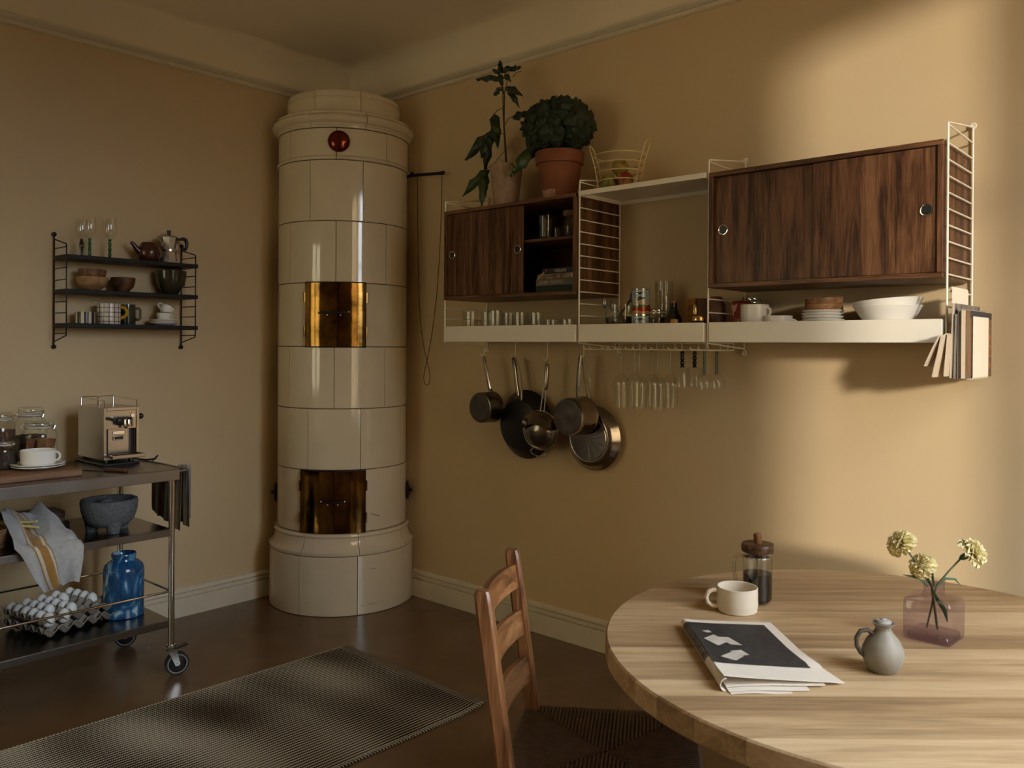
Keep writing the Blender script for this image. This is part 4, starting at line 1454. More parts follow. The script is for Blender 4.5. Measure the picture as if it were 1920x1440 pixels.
# ================================================================== small black wall shelf on wall_left
PY0, PY1 = -1.632, -1.044
pk = thing('wall_shelf', 'small black wire wall shelf with three shelves above the cart', 'shelf', (0, 0, 0))
for yy in (PY0, PY1):
    sp = obj('wire_ladder', MB().tube([(0.012, yy, 1.345), (0.012, yy, 1.828)], 0.0036, 8), BLACK_METAL, pk)
    obj('front_wire', MB().tube([(0.012, yy, 1.358), (0.148, yy, 1.385), (0.152, yy, 1.392), (0.152, yy, 1.776), (0.148, yy, 1.782), (0.012, yy, 1.812)], 0.0030, 8), BLACK_METAL, sp)
    me = MB().tube([(0.012, yy, 0), (0.152, yy, 0)], 0.0024, 6).mesh('rung', BLACK_METAL)
    for zz in (1.394, 1.435, 1.484, 1.533, 1.581, 1.629, 1.680, 1.729, 1.770):
        link_mesh('rung', me, sp, (0, 0, zz))
    for zz in (1.336, 1.834):
        obj('wall_knob', MB().ball((0.013, yy, zz), 0.0098, 14), BLACK_METAL, sp)
SHZ = (1.439, 1.588, 1.737)
for zz in SHZ:
    obj('shelf_board', MB().box((0.014, PY0 - 0.004, zz - 0.019), (0.160, PY1 + 0.010, zz), 0.002), mat('black_stained_ash', (0.010, 0.008, 0.007), 0.5, var=0.3, vs_=30, spec=0.25), pk, smooth=0)

STEMGL = glass('clear_stem_glass', (0.80, 0.80, 0.77), (0.55, 0.53, 0.48), 0.85)
BOWLG = glass('clear_bowl_glass', (0.95, 0.955, 0.94), (0.62, 0.62, 0.58), 0.6)
GREENG = glass('green_glass', (0.04, 0.42, 0.16), (0.01, 0.16, 0.06), 0.4)
DGREENG = glass('dark_green_glass', (0.03, 0.10, 0.06), (0.005, 0.03, 0.02), 0.4)
SMOKE = glass('grey_smoked_glass', (0.50, 0.53, 0.52), (0.22, 0.24, 0.24), 0.4)


def goblet(x, y, z, h, rb, label, stem_m, stem, flip=False, bowl=None, grp=None, sr=0.0075):
    """stemmed glass; stem: 'bead', 'baluster' or 'plain'; flip = hanging upside down, z is then the foot"""
    t = thing('stemmed_glass', label, 'glass', (x, y, z), 0, grp, rot=(pi, 0, 0) if flip else None)
    hs = h * (0.47 if bowl is None else bowl[0])
    obj('foot', MB().lathe([(0.0005, 0.0), (rb * 1.0, 0.0005), (rb * 1.0, 0.002), (rb * 0.5, 0.004), (0.006, 0.009)], 28), stem_m if stem == 'baluster' else GLASS, t)
    n = 26
    if stem == 'bead':
        rr = [sr * (0.62 + 0.38 * abs(sin(pi * 3.5 * i / n))) for i in range(n + 1)]
    elif stem == 'baluster':
        rr = [sr * (0.7 + 0.9 * sin(pi * min(1, (i / n) * 1.0)) ** 2 * (i / n)) for i in range(n + 1)]
    else:
        rr = [sr * 0.55] * (n + 1)
    obj('stem', MB().lathe([(rr[i], 0.007 + (hs - 0.007) * i / n) for i in range(n + 1)], 14), stem_m, t)
    hb = h - hs
    sh = bowl[1] if bowl else [(0.10, 0.0), (0.45, 0.03), (0.80, 0.14), (0.97, 0.32), (1.0, 0.48), (0.95, 0.75), (0.88, 1.0)]
    obj('bowl', MB().lathe([(rb * a * (bowl[2] if bowl else 0.92), hs + hb * b) for a, b in sh], 32), BOWLG, t)
    return t


g3 = 'green-stemmed goblets on the black shelf'
goblet(0.085, -1.545, SHZ[2], 0.168, 0.027, 'goblet with a dark thick stem, left one on the black shelf', DGREENG, 'baluster', grp=g3, sr=0.0078)
goblet(0.060, -1.500, SHZ[2], 0.186, 0.029, 'goblet with a beaded green stem standing between two other goblets', GREENG, 'bead', grp=g3)
goblet(0.085, -1.422, SHZ[2], 0.190, 0.031, 'goblet with a beaded green stem standing alone nearest the teapot', GREENG, 'bead', grp=g3)

TEA = mat('dark_red_brown_glaze', (0.055, 0.014, 0.008), 0.22, var=0.3, vs_=8)
tp = thing('teapot', 'small dark red-brown teapot on the black shelf beside the moka pot', 'teapot', (0.085, -1.240, SHZ[2]), radians(90))
obj('pot_body', MB().lathe([(0.0005, 0), (0.034, 0.0), (0.040, 0.004), (0.050, 0.022), (0.053, 0.042), (0.049, 0.064), (0.040, 0.080), (0.036, 0.085), (0.0345, 0.087)], 36), TEA, tp)
obj('lid', MB().lathe([(0.035, 0.0872), (0.034, 0.0905), (0.015, 0.094), (0.0005, 0.0945)], 30), TEA, tp)
obj('spout', MB().tube([(-0.045, 0, 0.045), (-0.062, 0, 0.060), (-0.074, 0, 0.076), (-0.086, 0, 0.087)], [0.016, 0.0125, 0.009, 0.0075], 12), TEA, tp)
obj('pot_handle', MB().tube([(0.046, 0, 0.070), (0.060, 0, 0.074), (0.075, 0, 0.060), (0.078, 0, 0.045), (0.070, 0, 0.028), (0.055, 0, 0.020), (0.046, 0, 0.022)], 0.0048, 8), TEA, tp)

ALU = metal('cast_aluminium', (0.62, 0.60, 0.57), 0.26, var=0.1)
mk = thing('moka_pot', 'faceted aluminium stovetop coffee pot with a black handle on the black shelf', 'coffee pot', (0.075, -1.140, SHZ[2]), radians(90))


def octo(prof_, m_, name):
    mb = MB().lathe(prof_, 8, RZ(pi / 8))
    return obj(name, mb, m_, mk, smooth=12)


octo([(0.0005, 0), (0.040, 0.0), (0.041, 0.003), (0.034, 0.058)], ALU, 'water_chamber')
obj('waist_ring', MB().lathe([(0.033, 0.056), (0.036, 0.058), (0.036, 0.068), (0.033, 0.070)], 32), ALU, mk)
octo([(0.029, 0.070), (0.041, 0.126), (0.040, 0.128)], ALU, 'upper_chamber')
octo([(0.041, 0.1285), (0.040, 0.131), (0.010, 0.139), (0.0005, 0.139)], ALU, 'lid')
obj('lid_knob', MB().lathe([(0.006, 0.138), (0.0085, 0.146), (0.0105, 0.156), (0.009, 0.160), (0.0005, 0.1605)], 12), BLACK_PLASTIC, mk)
obj('pour_lip', MB().add([(-0.036, -0.012, 0.126), (-0.036, 0.012, 0.126), (-0.058, 0.0, 0.127), (-0.036, 0, 0.098)], [(0, 2, 3), (1, 3, 2), (0, 1, 2)]), ALU, mk, smooth=0)
obj('pot_handle', MB().tube([(0.038, 0, 0.120), (0.056, 0, 0.122), (0.070, 0, 0.126), (0.084, 0, 0.124), (0.090, 0, 0.110), (0.089, 0, 0.088), (0.082, 0, 0.076), (0.072, 0, 0.077)], [0.006, 0.007, 0.009, 0.0095, 0.009, 0.0085, 0.0085, 0.0075], 10), BLACK_PLASTIC, mk)


def bowl_prof(r, h, th=0.006, foot=0.45, bulge=0.75):
    o_ = [(0.0005, 0.0), (r * foot, 0.0), (r * foot * 1.05, 0.002), (r * (foot + (1 - foot) * bulge), h * 0.38), (r * 0.97, h * 0.70), (r, h)]
    i_ = [(r - th * 0.5, h + 0.001), (r - th, h - 0.001), (r * 0.97 - th, h * 0.70), (r * (foot + (1 - foot) * bulge) - th, h * 0.40 + th * 0.5), (r * foot * 0.9, th), (0.0005, th)]
    return o_ + i_


WB1 = wood('turned_birch', (0.22, 0.115, 0.048), (0.33, 0.19, 0.085), (0.42, 0.26, 0.13), 'x', 1.2, 0.5, fine=0.5)
WB2 = wood('turned_elm', (0.085, 0.034, 0.014), (0.165, 0.075, 0.032), (0.25, 0.125, 0.055), 'x', 1.8, 0.45, fine=0.6)
WB3 = wood('turned_walnut', (0.04, 0.016, 0.008), (0.105, 0.045, 0.020), (0.18, 0.085, 0.040), 'x', 1.8, 0.4, fine=0.6)
tag(obj('wooden_bowl', MB().lathe(bowl_prof(0.066, 0.060), 44), WB1, loc=(0.085, -1.498, SHZ[1])), 'pale turned wooden bowl, lower of the two stacked on the black shelf', 'bowl', 'wooden bowls on the black shelf')
tag(obj('wooden_bowl', MB().lathe(bowl_prof(0.0585, 0.058, foot=0.5, bulge=0.8), 44), WB2, loc=(0.085, -1.498, SHZ[1] + 0.036)), 'brown grained wooden bowl stacked inside the pale one on the black shelf', 'bowl', 'wooden bowls on the black shelf')
tag(obj('wooden_bowl', MB().lathe(bowl_prof(0.053, 0.066), 44), WB3, loc=(0.085, -1.362, SHZ[1])), 'small dark wooden bowl standing alone in the middle of the black shelf', 'bowl', 'wooden bowls on the black shelf')
tag(obj('ceramic_bowl', MB().lathe(bowl_prof(0.071, 0.113, 0.006, 0.40, 0.80), 48), mat('dark_green_glaze', (0.030, 0.026, 0.013), 0.12, var=0.3, vs_=6), loc=(0.082, -1.132, SHZ[1])),
    'deep glossy dark green bowl at the right end of the black shelf', 'bowl')

# bottom shelf: cups and mugs
CREAMP = mat('cream_glaze', (0.62, 0.54, 0.43), 0.3)
DARKP = mat('black_brown_glaze', (0.022, 0.014, 0.010), 0.3)
sc = thing('striped_cup', 'small cup with black and cream vertical stripes on the black shelf', 'cup', (0.085, -1.528, SHZ[0]))
sm = MB()
ns = 40
pr = [(0.0385, 0.0), (0.040, 0.002), (0.040, 0.052), (0.0385, 0.0525), (0.037, 0.050), (0.037, 0.006)]
for (r0, z0), (r1, z1) in zip(pr[:-1], pr[1:]):
    for i in range(ns):
        a0, a1 = 2 * pi * i / ns, 2 * pi * (i + 1) / ns
        sm.add([(r0 * cos(a0), r0 * sin(a0), z0), (r0 * cos(a1), r0 * sin(a1), z0), (r1 * cos(a1), r1 * sin(a1), z1), (r1 * cos(a0), r1 * sin(a0), z1)], [(0, 1, 2, 3)], None, 1 if (i % 5) < 2 else 0)
obj('cup_body', sm, [DARKP, CREAMP], sc)
obj('cup_floor', MB().lathe([(0.0005, 0.0), (0.0385, 0.0), (0.037, 0.006), (0.0005, 0.006)], 30), DARKP, sc)


def check_mat():
    m, nt, b = _new('checked_glaze')
    tc = node(nt, 'ShaderNodeTexCoord')
    sp = node(nt, 'ShaderNodeSeparateXYZ')
    nt.links.new(tc.outputs['Object'], sp.inputs[0])
    at = node(nt, 'ShaderNodeMath', operation='ARCTAN2')
    nt.links.new(sp.outputs['Y'], at.inputs[0])
    nt.links.new(sp.outputs['X'], at.inputs[1])

    def lines(out, scale, off):
        mu = node(nt, 'ShaderNodeMath', operation='MULTIPLY_ADD')
        mu.inputs[1].default_value = scale
        mu.inputs[2].default_value = off
        nt.links.new(out, mu.inputs[0])
        fr = node(nt, 'ShaderNodeMath', operation='FRACT')
        nt.links.new(mu.outputs[0], fr.inputs[0])
        lt = node(nt, 'ShaderNodeMath', operation='LESS_THAN')
        lt.inputs[1].default_value = 0.15
        nt.links.new(fr.outputs[0], lt.inputs[0])
        return lt.outputs[0]
    a = lines(at.outputs[0], 14 / (2 * pi), 7)
    z = lines(sp.outputs['Z'], 1 / 0.0205, 0.45)
    mx = node(nt, 'ShaderNodeMath', operation='MAXIMUM')
    nt.links.new(a, mx.inputs[0])
    nt.links.new(z, mx.inputs[1])
    nt.links.new(ramp(nt, mx.outputs[0], [(0.0, (0.62, 0.58, 0.52)), (1.0, (0.13, 0.035, 0.018))]), b.inputs['Base Color'])
    b.inputs['Roughness'].default_value = 0.22
    return m


ck = cup('checked_mug', 0.085, -1.425, SHZ[0], 0.049, 0.050, 0.093, 'white mug with a dark red check and a yellow handle on the black shelf', radians(80), 0.9, m_=check_mat(), cat='mug', th=0.004, hr=0.0078,
         prof_=[(0.047, 0.0), (0.0495, 0.004), (0.050, 0.02), (0.050, 0.093)])
[c for c in ck.children if c.name.startswith('cup_handle')][0].data.materials[0] = mat('yellow_glaze', (0.55, 0.30, 0.015), 0.25)
gm = cup('glass_mug', 0.055, -1.330, SHZ[0], 0.036, 0.037, 0.094, 'grey smoked glass mug with a square handle behind the checked mug', radians(90), 0.1, m_=SMOKE, cat='mug', th=0.003, hr=0.001,
         prof_=[(0.036, 0.0), (0.037, 0.004), (0.037, 0.094)])
h_ = [c for c in gm.children if c.name.startswith('cup_handle')][0]
bpy.data.objects.remove(h_)
obj('cup_handle', MB().tube([(0.035, 0, 0.078), (0.056, 0, 0.078), (0.062, 0, 0.073), (0.062, 0, 0.032), (0.056, 0, 0.026), (0.035, 0, 0.026)], 0.0062, 8), SMOKE, gm)
for k, lb in enumerate(('bottom of three white saucers stacked on the black shelf', 'middle one of three white saucers stacked on the black shelf', 'top saucer under the white espresso cups on the black shelf')):
    cup_saucer_plate('saucer', 0.085, -1.170, SHZ[0] + 0.0075 * k, 0.064 - 0.001 * k, lb, 0.012, 'white saucers on the black shelf')
RIMC = mat('dark_rim_line', (0.03, 0.025, 0.022), 0.3)
ep = [(0.020, 0), (0.022, 0.002), (0.030, 0.012), (0.0335, 0.030), (0.0335, 0.042)]
cup('espresso_cup', 0.085, -1.168, SHZ[0] + 0.020, 0.02, 0.033, 0.042, 'white espresso cup with a dark rim on the saucers, lower of two', radians(100), 1.0, prof_=ep, rimc=RIMC, grp='white espresso cups on the black shelf', hr=0.003)
cup('espresso_cup', 0.085, -1.166, SHZ[0] + 0.0575, 0.02, 0.033, 0.042, 'white espresso cup tipped over inside the lower one on the black shelf', 0, 1.0, prof_=[(a * 0.95, b) for a, b in ep], rimc=RIMC, grp='white espresso cups on the black shelf', hr=0.003,
    rot=(0, radians(-28), radians(-96)))

# ================================================================== things on the wall shelving
TF = 1.3735                     # floor of the trays
THING = glass('thin_tumbler_glass', (0.93, 0.94, 0.92), (0.62, 0.64, 0.60), 0.45)


def tumbler(x, y, r0, r1, h, label, grp='drinking glasses on the left tray'):
    o = obj('tumbler', MB().lathe([(0.0005, 0.004), (r0 * 0.9, 0.004), (r0, 0.0), (r0 + 0.001, 0.004), (r1, h), (r1 - 0.0016, h), (r0 - 0.001, 0.010), (0.0005, 0.009)], 32), THING, loc=(x, y, TF))
    return tag(o, label, 'glass', grp)


tumbler(1.198, -0.210, 0.031, 0.035, 0.139, 'clear tumbler on the white tray, nearest the stove')
tumbler(1.272, -0.170, 0.031, 0.035, 0.137, 'clear tumbler second from the stove end of the white tray')
tumbler(1.345, -0.105, 0.030, 0.034, 0.135, 'clear tumbler standing at the back of the white tray among the others')
tumbler(1.372, -0.225, 0.031, 0.0355, 0.140, 'clear tumbler third in the front row of the white tray')
tumbler(1.500, -0.200, 0.030, 0.034, 0.130, 'clear tumbler fourth in the front row of the white tray')
tumbler(1.592, -0.195, 0.030, 0.034, 0.127, 'clear tumbler right beside the low glasses on the white tray')
tumbler(1.683, -0.205, 0.032, 0.034, 0.094, 'low whisky glass next to the tall tumblers on the white tray')
tumbler(1.768, -0.195, 0.032, 0.034, 0.095, 'low whisky glass at the right end of the white tray')

# ---- middle tray
sb = thing('glass_bowl', 'clear glass bowl with dark serving utensils on the middle tray', 'bowl', (2.030, -0.165, TF))
obj('bowl', MB().lathe([(0.0005, 0.003), (0.040, 0.003), (0.058, 0.030), (0.068, 0.080), (0.072, 0.150), (0.0705, 0.150), (0.066, 0.08), (0.0005, 0.008)], 36), THING, sb)
PEB = mat('nut_shells', (0.10, 0.065, 0.04), 0.8, var=0.5, vs_=80, bump=0.9, bs=90, bd=0.008)
obj('contents', MB().lathe([(0.0005, 0.006), (0.045, 0.012), (0.062, 0.060), (0.066, 0.095), (0.040, 0.103), (0.0005, 0.106)], 28), PEB, sb)
for k, (a, b, lb) in enumerate((((0.010, -0.01, 0.090), (-0.075, -0.035, 0.168), 'dark steel spoon leaning out to the left of the glass bowl'),
                                ((0.012, 0.018, 0.090), (-0.060, 0.000, 0.155), 'steel fork leaning out behind the dark spoon in the glass bowl'),
                                ((-0.012, -0.02, 0.090), (0.082, -0.038, 0.185), 'black handled server leaning right across the tin from the glass bowl'))):
    A, B = Vector(a), Vector(b)
    t = thing('serving_utensil', lb, 'utensil', (2.030, -0.165, TF))
    obj('shaft', MB().tube([A, A.lerp(B, 0.6), B], [0.0035, 0.004, 0.005], 8), DARK_STEEL if k < 2 else BLACK_PLASTIC, t)
    d = (B - A).normalized()
    obj('head', MB().ball(B - d * 0.012, 0.018, 14, (0.55, 0.4, 1.35), M=None), DARK_STEEL if k < 2 else BLACK_PLASTIC, t)


def can_label():
    m, nt, b = _new('tomato_tin_label')
    tc = node(nt, 'ShaderNodeTexCoord')
    sp = node(nt, 'ShaderNodeSeparateXYZ')
    nt.links.new(tc.outputs['Object'], sp.inputs[0])
    nz = node(nt, 'ShaderNodeTexNoise')
    nz.inputs['Scale'].default_value = 45
    nt.links.new(tc.outputs['Object'], nz.inputs['Vector'])
    ad = node(nt, 'ShaderNodeMath', operation='MULTIPLY_ADD')
    ad.inputs[1].default_value = 0.022
    nt.links.new(nz.outputs[0], ad.inputs[0])
    nt.links.new(sp.outputs['Z'], ad.inputs[2])
    mr = node(nt, 'ShaderNodeMapRange')
    mr.inputs['From Max'].default_value = 0.12
    nt.links.new(ad.outputs[0], mr.inputs[0])
    c = ramp(nt, mr.outputs[0], [(0.12, (0.42, 0.27, 0.10)), (0.24, (0.30, 0.02, 0.012)), (0.34, (0.07, 0.12, 0.03)), (0.42, (0.40, 0.36, 0.30)), (0.62, (0.34, 0.43, 0.47))])
    c.node.color_ramp.interpolation = 'CONSTANT'
    nt.links.new(c, b.inputs['Base Color'])
    b.inputs['Roughness'].default_value = 0.25
    b.inputs['Metallic'].default_value = 0.2
    return m


CANL = can_label()
NAVY = mat('navy_print', (0.012, 0.020, 0.042), 0.4)
PAPERW = mat('white_print', (0.68, 0.66, 0.60), 0.5)
for k, (z, lb) in enumerate(((TF, 'lower of two stacked blue tomato tins on the middle tray'), (TF + 0.104, 'upper blue tomato tin with a dark oval name badge on the middle tray'))):
    t = thing('tin_can', lb, 'tin', (2.148, -0.205, z), 0, 'stacked tomato tins')
    R_ = 0.0372
    obj('can_body', MB().lathe([(R_ - 0.001, 0.003), (R_, 0.004), (R_, 0.099), (R_ - 0.001, 0.100)], 40), CANL, t)
    obj('can_end', MB().lathe([(R_ - 0.001, 0.100), (R_ + 0.0008, 0.101), (R_ + 0.0008, 0.1035), (R_ - 0.002, 0.1035), (R_ - 0.003, 0.101), (0.0005, 0.101)], 40), CHROME, t)
    obj('can_end', MB().lathe([(0.0005, 0.001), (R_ - 0.003, 0.001), (R_ + 0.0006, 0.0), (R_ + 0.0006, 0.003), (R_ - 0.001, 0.003)], 40), CHROME, t)
    ca = radians(-62)                    # badge faces the room
    bd = MB()
    seg = 22

    def on_can(s_, zz, lift):
        a = ca + s_ / R_
        return ((R_ + lift) * cos(a), (R_ + lift) * sin(a), zz)
    ring = [(0.0275 * cos(2 * pi * i / seg), 0.078 + 0.0135 * sin(2 * pi * i / seg)) for i in range(seg)]
    for i in range(seg):
        p0, p1 = ring[i], ring[(i + 1) % seg]
        bd.add([on_can(0, 0.078, 0.0004), on_can(*p0, 0.0004), on_can(*p1, 0.0004)], [(0, 1, 2)])
    # ribbon tail of the badge
    for i in range(8):
        s0, s1 = -0.012 + 0.004 * i, -0.012 + 0.004 * (i + 1)
        bd.add([on_can(s0, 0.056 + 0.0012 * i, 0.0004), on_can(s1, 0.056 + 0.0012 * (i + 1), 0.0004), on_can(s1, 0.061 + 0.0014 * (i + 1), 0.0004), on_can(s0, 0.061 + 0.0014 * i, 0.0004)], [(0, 1, 2, 3)])
    obj('name_badge', bd, NAVY, t)
    me = text_mesh('Calamita', 0.0135, PAPERW, 0.0)
    for v in me.vertices:
        s_, zz = v.co.x * 0.86, v.co.y + 0.0785 - 6.0 * v.co.x * v.co.x
        v.co = on_can(s_, zz, 0.0009)
    link_mesh('brand_lettering', me, t)

swing_jar(2.205, -0.175, TF, 0.036, 0.132, 'small clip-top spice jar with a brassy lid between tin and dark bottle', (0.055, 0.035, 0.018), 0.72, 0.2, grp=None)
tumb = obj('tall_glass', MB().lathe([(0.0005, 0.006), (0.030, 0.004), (0.031, 0.0), (0.036, 0.245), (0.0345, 0.245), (0.029, 0.012), (0.0005, 0.012)], 32), THING, loc=(2.185, -0.092, TF))
tag(tumb, 'tall clear drinking glass at the back of the middle tray', 'glass')
DKG = mat('dark_bottle_glass', (0.010, 0.007, 0.005), 0.06, spec=0.6)
bt = thing('dark_bottle', 'squat dark glass bottle with a pinkish cap and amber label on the middle tray', 'bottle', (2.291, -0.195, TF))
obj('bottle_body', MB().lathe([(0.0005, 0), (0.034, 0.0), (0.036, 0.004), (0.036, 0.070), (0.033, 0.088), (0.022, 0.108), (0.0145, 0.128), (0.013, 0.150), (0.013, 0.152)], 32), DKG, bt)
obj('bottle_cap', MB().lathe([(0.0142, 0.150), (0.0150, 0.152), (0.0150, 0.159), (0.012, 0.161), (0.0005, 0.161)], 24), mat('pink_cap', (0.28, 0.10, 0.075), 0.4), bt)
obj('bottle_label', MB().lathe([(0.0364, 0.066), (0.0366, 0.080), (0.0352, 0.0855)], 12, None, 0, radians(-75), radians(-30)), mat('amber_label', (0.45, 0.22, 0.03), 0.3), bt)
YB = mat('yellow_carton', (0.42, 0.19, 0.025), 0.6, var=0.1, vs_=20)
yb = thing('spice_carton', 'narrow yellow-orange carton with dark print at the back of the middle tray', 'carton', (2.325, -0.100, TF), radians(-15))
obj('carton', MB().box((-0.025, -0.016, 0), (0.025, 0.016, 0.171), 0.001), YB, yb, smooth=0)
for zz, s_ in ((0.158, 'SPICES'), (0.140, 'MIX'), (0.128, 'No 4')):
    link_mesh('print', text_mesh(s_, 0.0115, NAVY, 0.0002), yb, mtx=T(0, -0.0164, zz) @ RX(pi / 2))
tag(obj('carton', MB().box((-0.022, -0.02, 0), (0.022, 0.02, 0.168), 0.001), mat('brown_carton', (0.10, 0.045, 0.018), 0.7), loc=(2.377, -0.105, TF), rot=(0, 0, 0.2), smooth=0),
    'brown carton squeezed in right behind the yellow carton', 'carton')
GOLD = metal('gold_lid', (0.62, 0.42, 0.16), 0.22)
sbt = thing('small_bottle', 'tiny dark bottle with a golden neck on the middle tray', 'bottle', (2.392, -0.205, TF))
obj('bottle_body', MB().lathe([(0.0005, 0), (0.015, 0), (0.016, 0.004), (0.016, 0.085), (0.009, 0.100), (0.0085, 0.104)], 24), DKG, sbt)
obj('bottle_cap', MB().lathe([(0.0090, 0.102), (0.0095, 0.104), (0.0095, 0.136), (0.0075, 0.140), (0.0005, 0.140)], 20), GOLD, sbt)
gj = thing('lidded_jar', 'low jar with a ribbed golden lid at the right end of the middle tray', 'jar', (2.430, -0.245, TF))
obj('jar_body', MB().lathe([(0.0005, 0), (0.026, 0), (0.028, 0.004), (0.028, 0.068), (0.024, 0.076)], 28), DKG, gj)
obj('jar_lid', MB().lathe([(0.0265, 0.074), (0.027, 0.076), (0.027, 0.093), (0.0255, 0.095), (0.0005, 0.0955)], 36), GOLD, gj)
bj = thing('brown_jar', 'round brown earthenware jar beside the ladder on the middle tray', 'jar', (2.440, -0.130, TF))
obj('jar_body', MB().lathe([(0.0005, 0), (0.024, 0), (0.034, 0.03), (0.037, 0.09), (0.034, 0.14), (0.024, 0.165), (0.020, 0.172), (0.0005, 0.173)], 28), mat('brown_earthenware', (0.13, 0.055, 0.025), 0.5, var=0.2, vs_=20), bj)

# ---- right tray
rp = thing('red_package', 'red packet with a pink emblem behind the ladder on the right tray', 'packet', (2.555, -0.150, TF), radians(-18))
REDP = mat('red_paper', (0.22, 0.020, 0.012), 0.4, var=0.15, vs_=10)
obj('packet', MB().box((-0.036, -0.022, 0), (0.036, 0.022, 0.150), 0.008), REDP, rp, smooth=20)
PINKP = mat('pink_print', (0.60, 0.33, 0.27), 0.5)
obj('emblem', MB().prism([(-0.022, 0.028), (-0.006, 0.022), (0.010, 0.030), (0.002, 0.004), (-0.006, -0.004), (-0.008, -0.026), (-0.014, -0.010)], 0, 0.0004, T(-0.008, -0.0224, 0.112) @ RX(pi / 2)), PINKP, rp, smooth=0)
link_mesh('print', text_mesh('Saga', 0.017, PINKP, 0.0002), rp, mtx=T(0.002, -0.0226, 0.082) @ RX(pi / 2))
swing_jar(2.555, -0.062, TF, 0.036, 0.175, 'clear clip-top jar behind the red packet on the right tray', (0.03, 0.015, 0.008), 0.5, 1.2, grp=None)
cpp = [(0.030, 0), (0.034, 0.003), (0.044, 0.018), (0.049, 0.040), (0.050, 0.066)]
cup('tea_cup', 2.632, -0.205, TF, 0.03, 0.05, 0.066, 'white cup at the bottom of the pair on the right tray', radians(200), 0.9, prof_=cpp, grp='white cups on the right tray')
cup('tea_cup', 2.634, -0.205, TF + 0.066, 0.03, 0.05, 0.066, 'white cup stacked on top of another, with its handle to the right', radians(-10), 0.85, prof_=[(0.040, 0), (0.047, 0.004), (0.0495, 0.02), (0.050, 0.066)], grp='white cups on the right tray')
cup('tea_cup', 2.722, -0.205, TF + 0.004, 0.03, 0.05, 0.086, 'white cup standing alone between the cup pair and the plates', radians(5), 0.8, prof_=[(0.036, 0), (0.044, 0.004), (0.049, 0.03), (0.050, 0.086)], grp='white cups on the right tray')
ORD = ['first', 'second', 'third', 'fourth', 'fifth', 'sixth', 'seventh', 'eighth', 'ninth', 'tenth']
npl = 10
for k in range(npl):
    o = obj('side_plate', MB().lathe([(0.0005, 0.001), (0.042, 0.001), (0.044, 0.0), (0.046, 0.001), (0.060, 0.006), (0.0705, 0.0125), (0.0700, 0.0142), (0.058, 0.0085), (0.044, 0.004), (0.0005, 0.004)], 40), WHITE_CHINA,
            loc=(2.869 + RND.uniform(-0.002, 0.002), -0.170 + RND.uniform(-0.002, 0.002), TF + 0.0104 * k))
    tag(o, 'small white plate, %s from the top of the stack under the wooden bowls' % ORD[npl - 1 - k], 'plate', 'stack of small white plates')
TEAK = wood('striped_teak', (0.11, 0.048, 0.020), (0.21, 0.100, 0.044), (0.30, 0.155, 0.070), 'x', 2.6, 0.45)
zp = TF + 0.0104 * (npl - 1) + 0.0042
tag(obj('teak_bowl', MB().lathe([(0.0005, 0), (0.042, 0), (0.056, 0.003), (0.0625, 0.012), (0.0635, 0.030), (0.060, 0.030), (0.055, 0.010), (0.0005, 0.008)], 40), TEAK, loc=(2.872, -0.170, zp)), 'lower teak bowl on top of the small white plates', 'bowl', 'teak bowls on the plates')
tag(obj('teak_bowl', MB().lathe([(0.0005, 0), (0.040, 0), (0.056, 0.004), (0.0620, 0.012), (0.0630, 0.031), (0.0595, 0.031), (0.054, 0.010), (0.0005, 0.008)], 40), TEAK, loc=(2.873, -0.170, zp + 0.0220), rot=(0.02, -0.05, 0.6)), 'upper teak bowl with a striped grain, slightly tilted on the plate stack', 'bowl', 'teak bowls on the plates')
for k in range(5):
    o = obj('dinner_plate', MB().lathe([(0.0005, 0.001), (0.062, 0.001), (0.065, 0.0), (0.068, 0.001), (0.090, 0.007), (0.108, 0.017), (0.1072, 0.019), (0.088, 0.010), (0.066, 0.004), (0.0005, 0.004)], 44), WHITE_CHINA,
            loc=(3.085, -0.172, TF + 0.0126 * k))
    tag(o, 'white dinner plate, %s from the bottom under the serving bowls' % ORD[k], 'plate', 'white dinner plates under the bowls')
sbp = [(0.0005, 0.0), (0.060, 0.0), (0.064, 0.003), (0.088, 0.030), (0.1085, 0.062), (0.1075, 0.063), (0.085, 0.032), (0.060, 0.005), (0.0005, 0.005)]
zb_ = TF + 0.0126 * 4 + 0.0044
tag(obj('serving_bowl', MB().lathe(sbp, 48), WHITE_CHINA, loc=(3.085, -0.172, zb_)), 'lower wide white serving bowl on the right tray', 'bowl', 'white serving bowls')
tag(obj('serving_bowl', MB().lathe(sbp, 48), WHITE_CHINA, loc=(3.088, -0.172, zb_ + 0.0185), rot=(0, radians(-4.5), 0)), 'upper wide white serving bowl, tilted inside the lower one', 'bowl', 'white serving bowls')

# ---- inside the open cabinet
ZI = ZB + 0.016
bcol = [mat('dark_green_cloth', (0.012, 0.028, 0.014), 0.7), mat('grey_cloth', (0.135, 0.120, 0.100), 0.7), mat('patterned_jacket', (0.24, 0.175, 0.105), 0.6, var=0.75, vs_=35), mat('black_jacket', (0.012, 0.011, 0.012), 0.5)]
PAGES = mat('book_pages', (0.50, 0.44, 0.34), 0.9)
LT = mat('cream_print', (0.55, 0.50, 0.42), 0.6)
bks = [(0.0, 0.031, 0.245, 'thick dark green book at the bottom of the stack in the open cabinet', None, 0.0),
       (0.031, 0.061, 0.250, 'grey cloth book lettered GONE FISHING in the open cabinet', 'GONE  FISHING', 0.0),
       (0.061, 0.083, 0.235, 'patterned book below the black one in the open cabinet', 'SLOW TODAY', -0.02),
       (0.083, 0.107, 0.205, 'black book lettered RAMEN upside down on top of the stack', 'RAMEN', -0.05)]
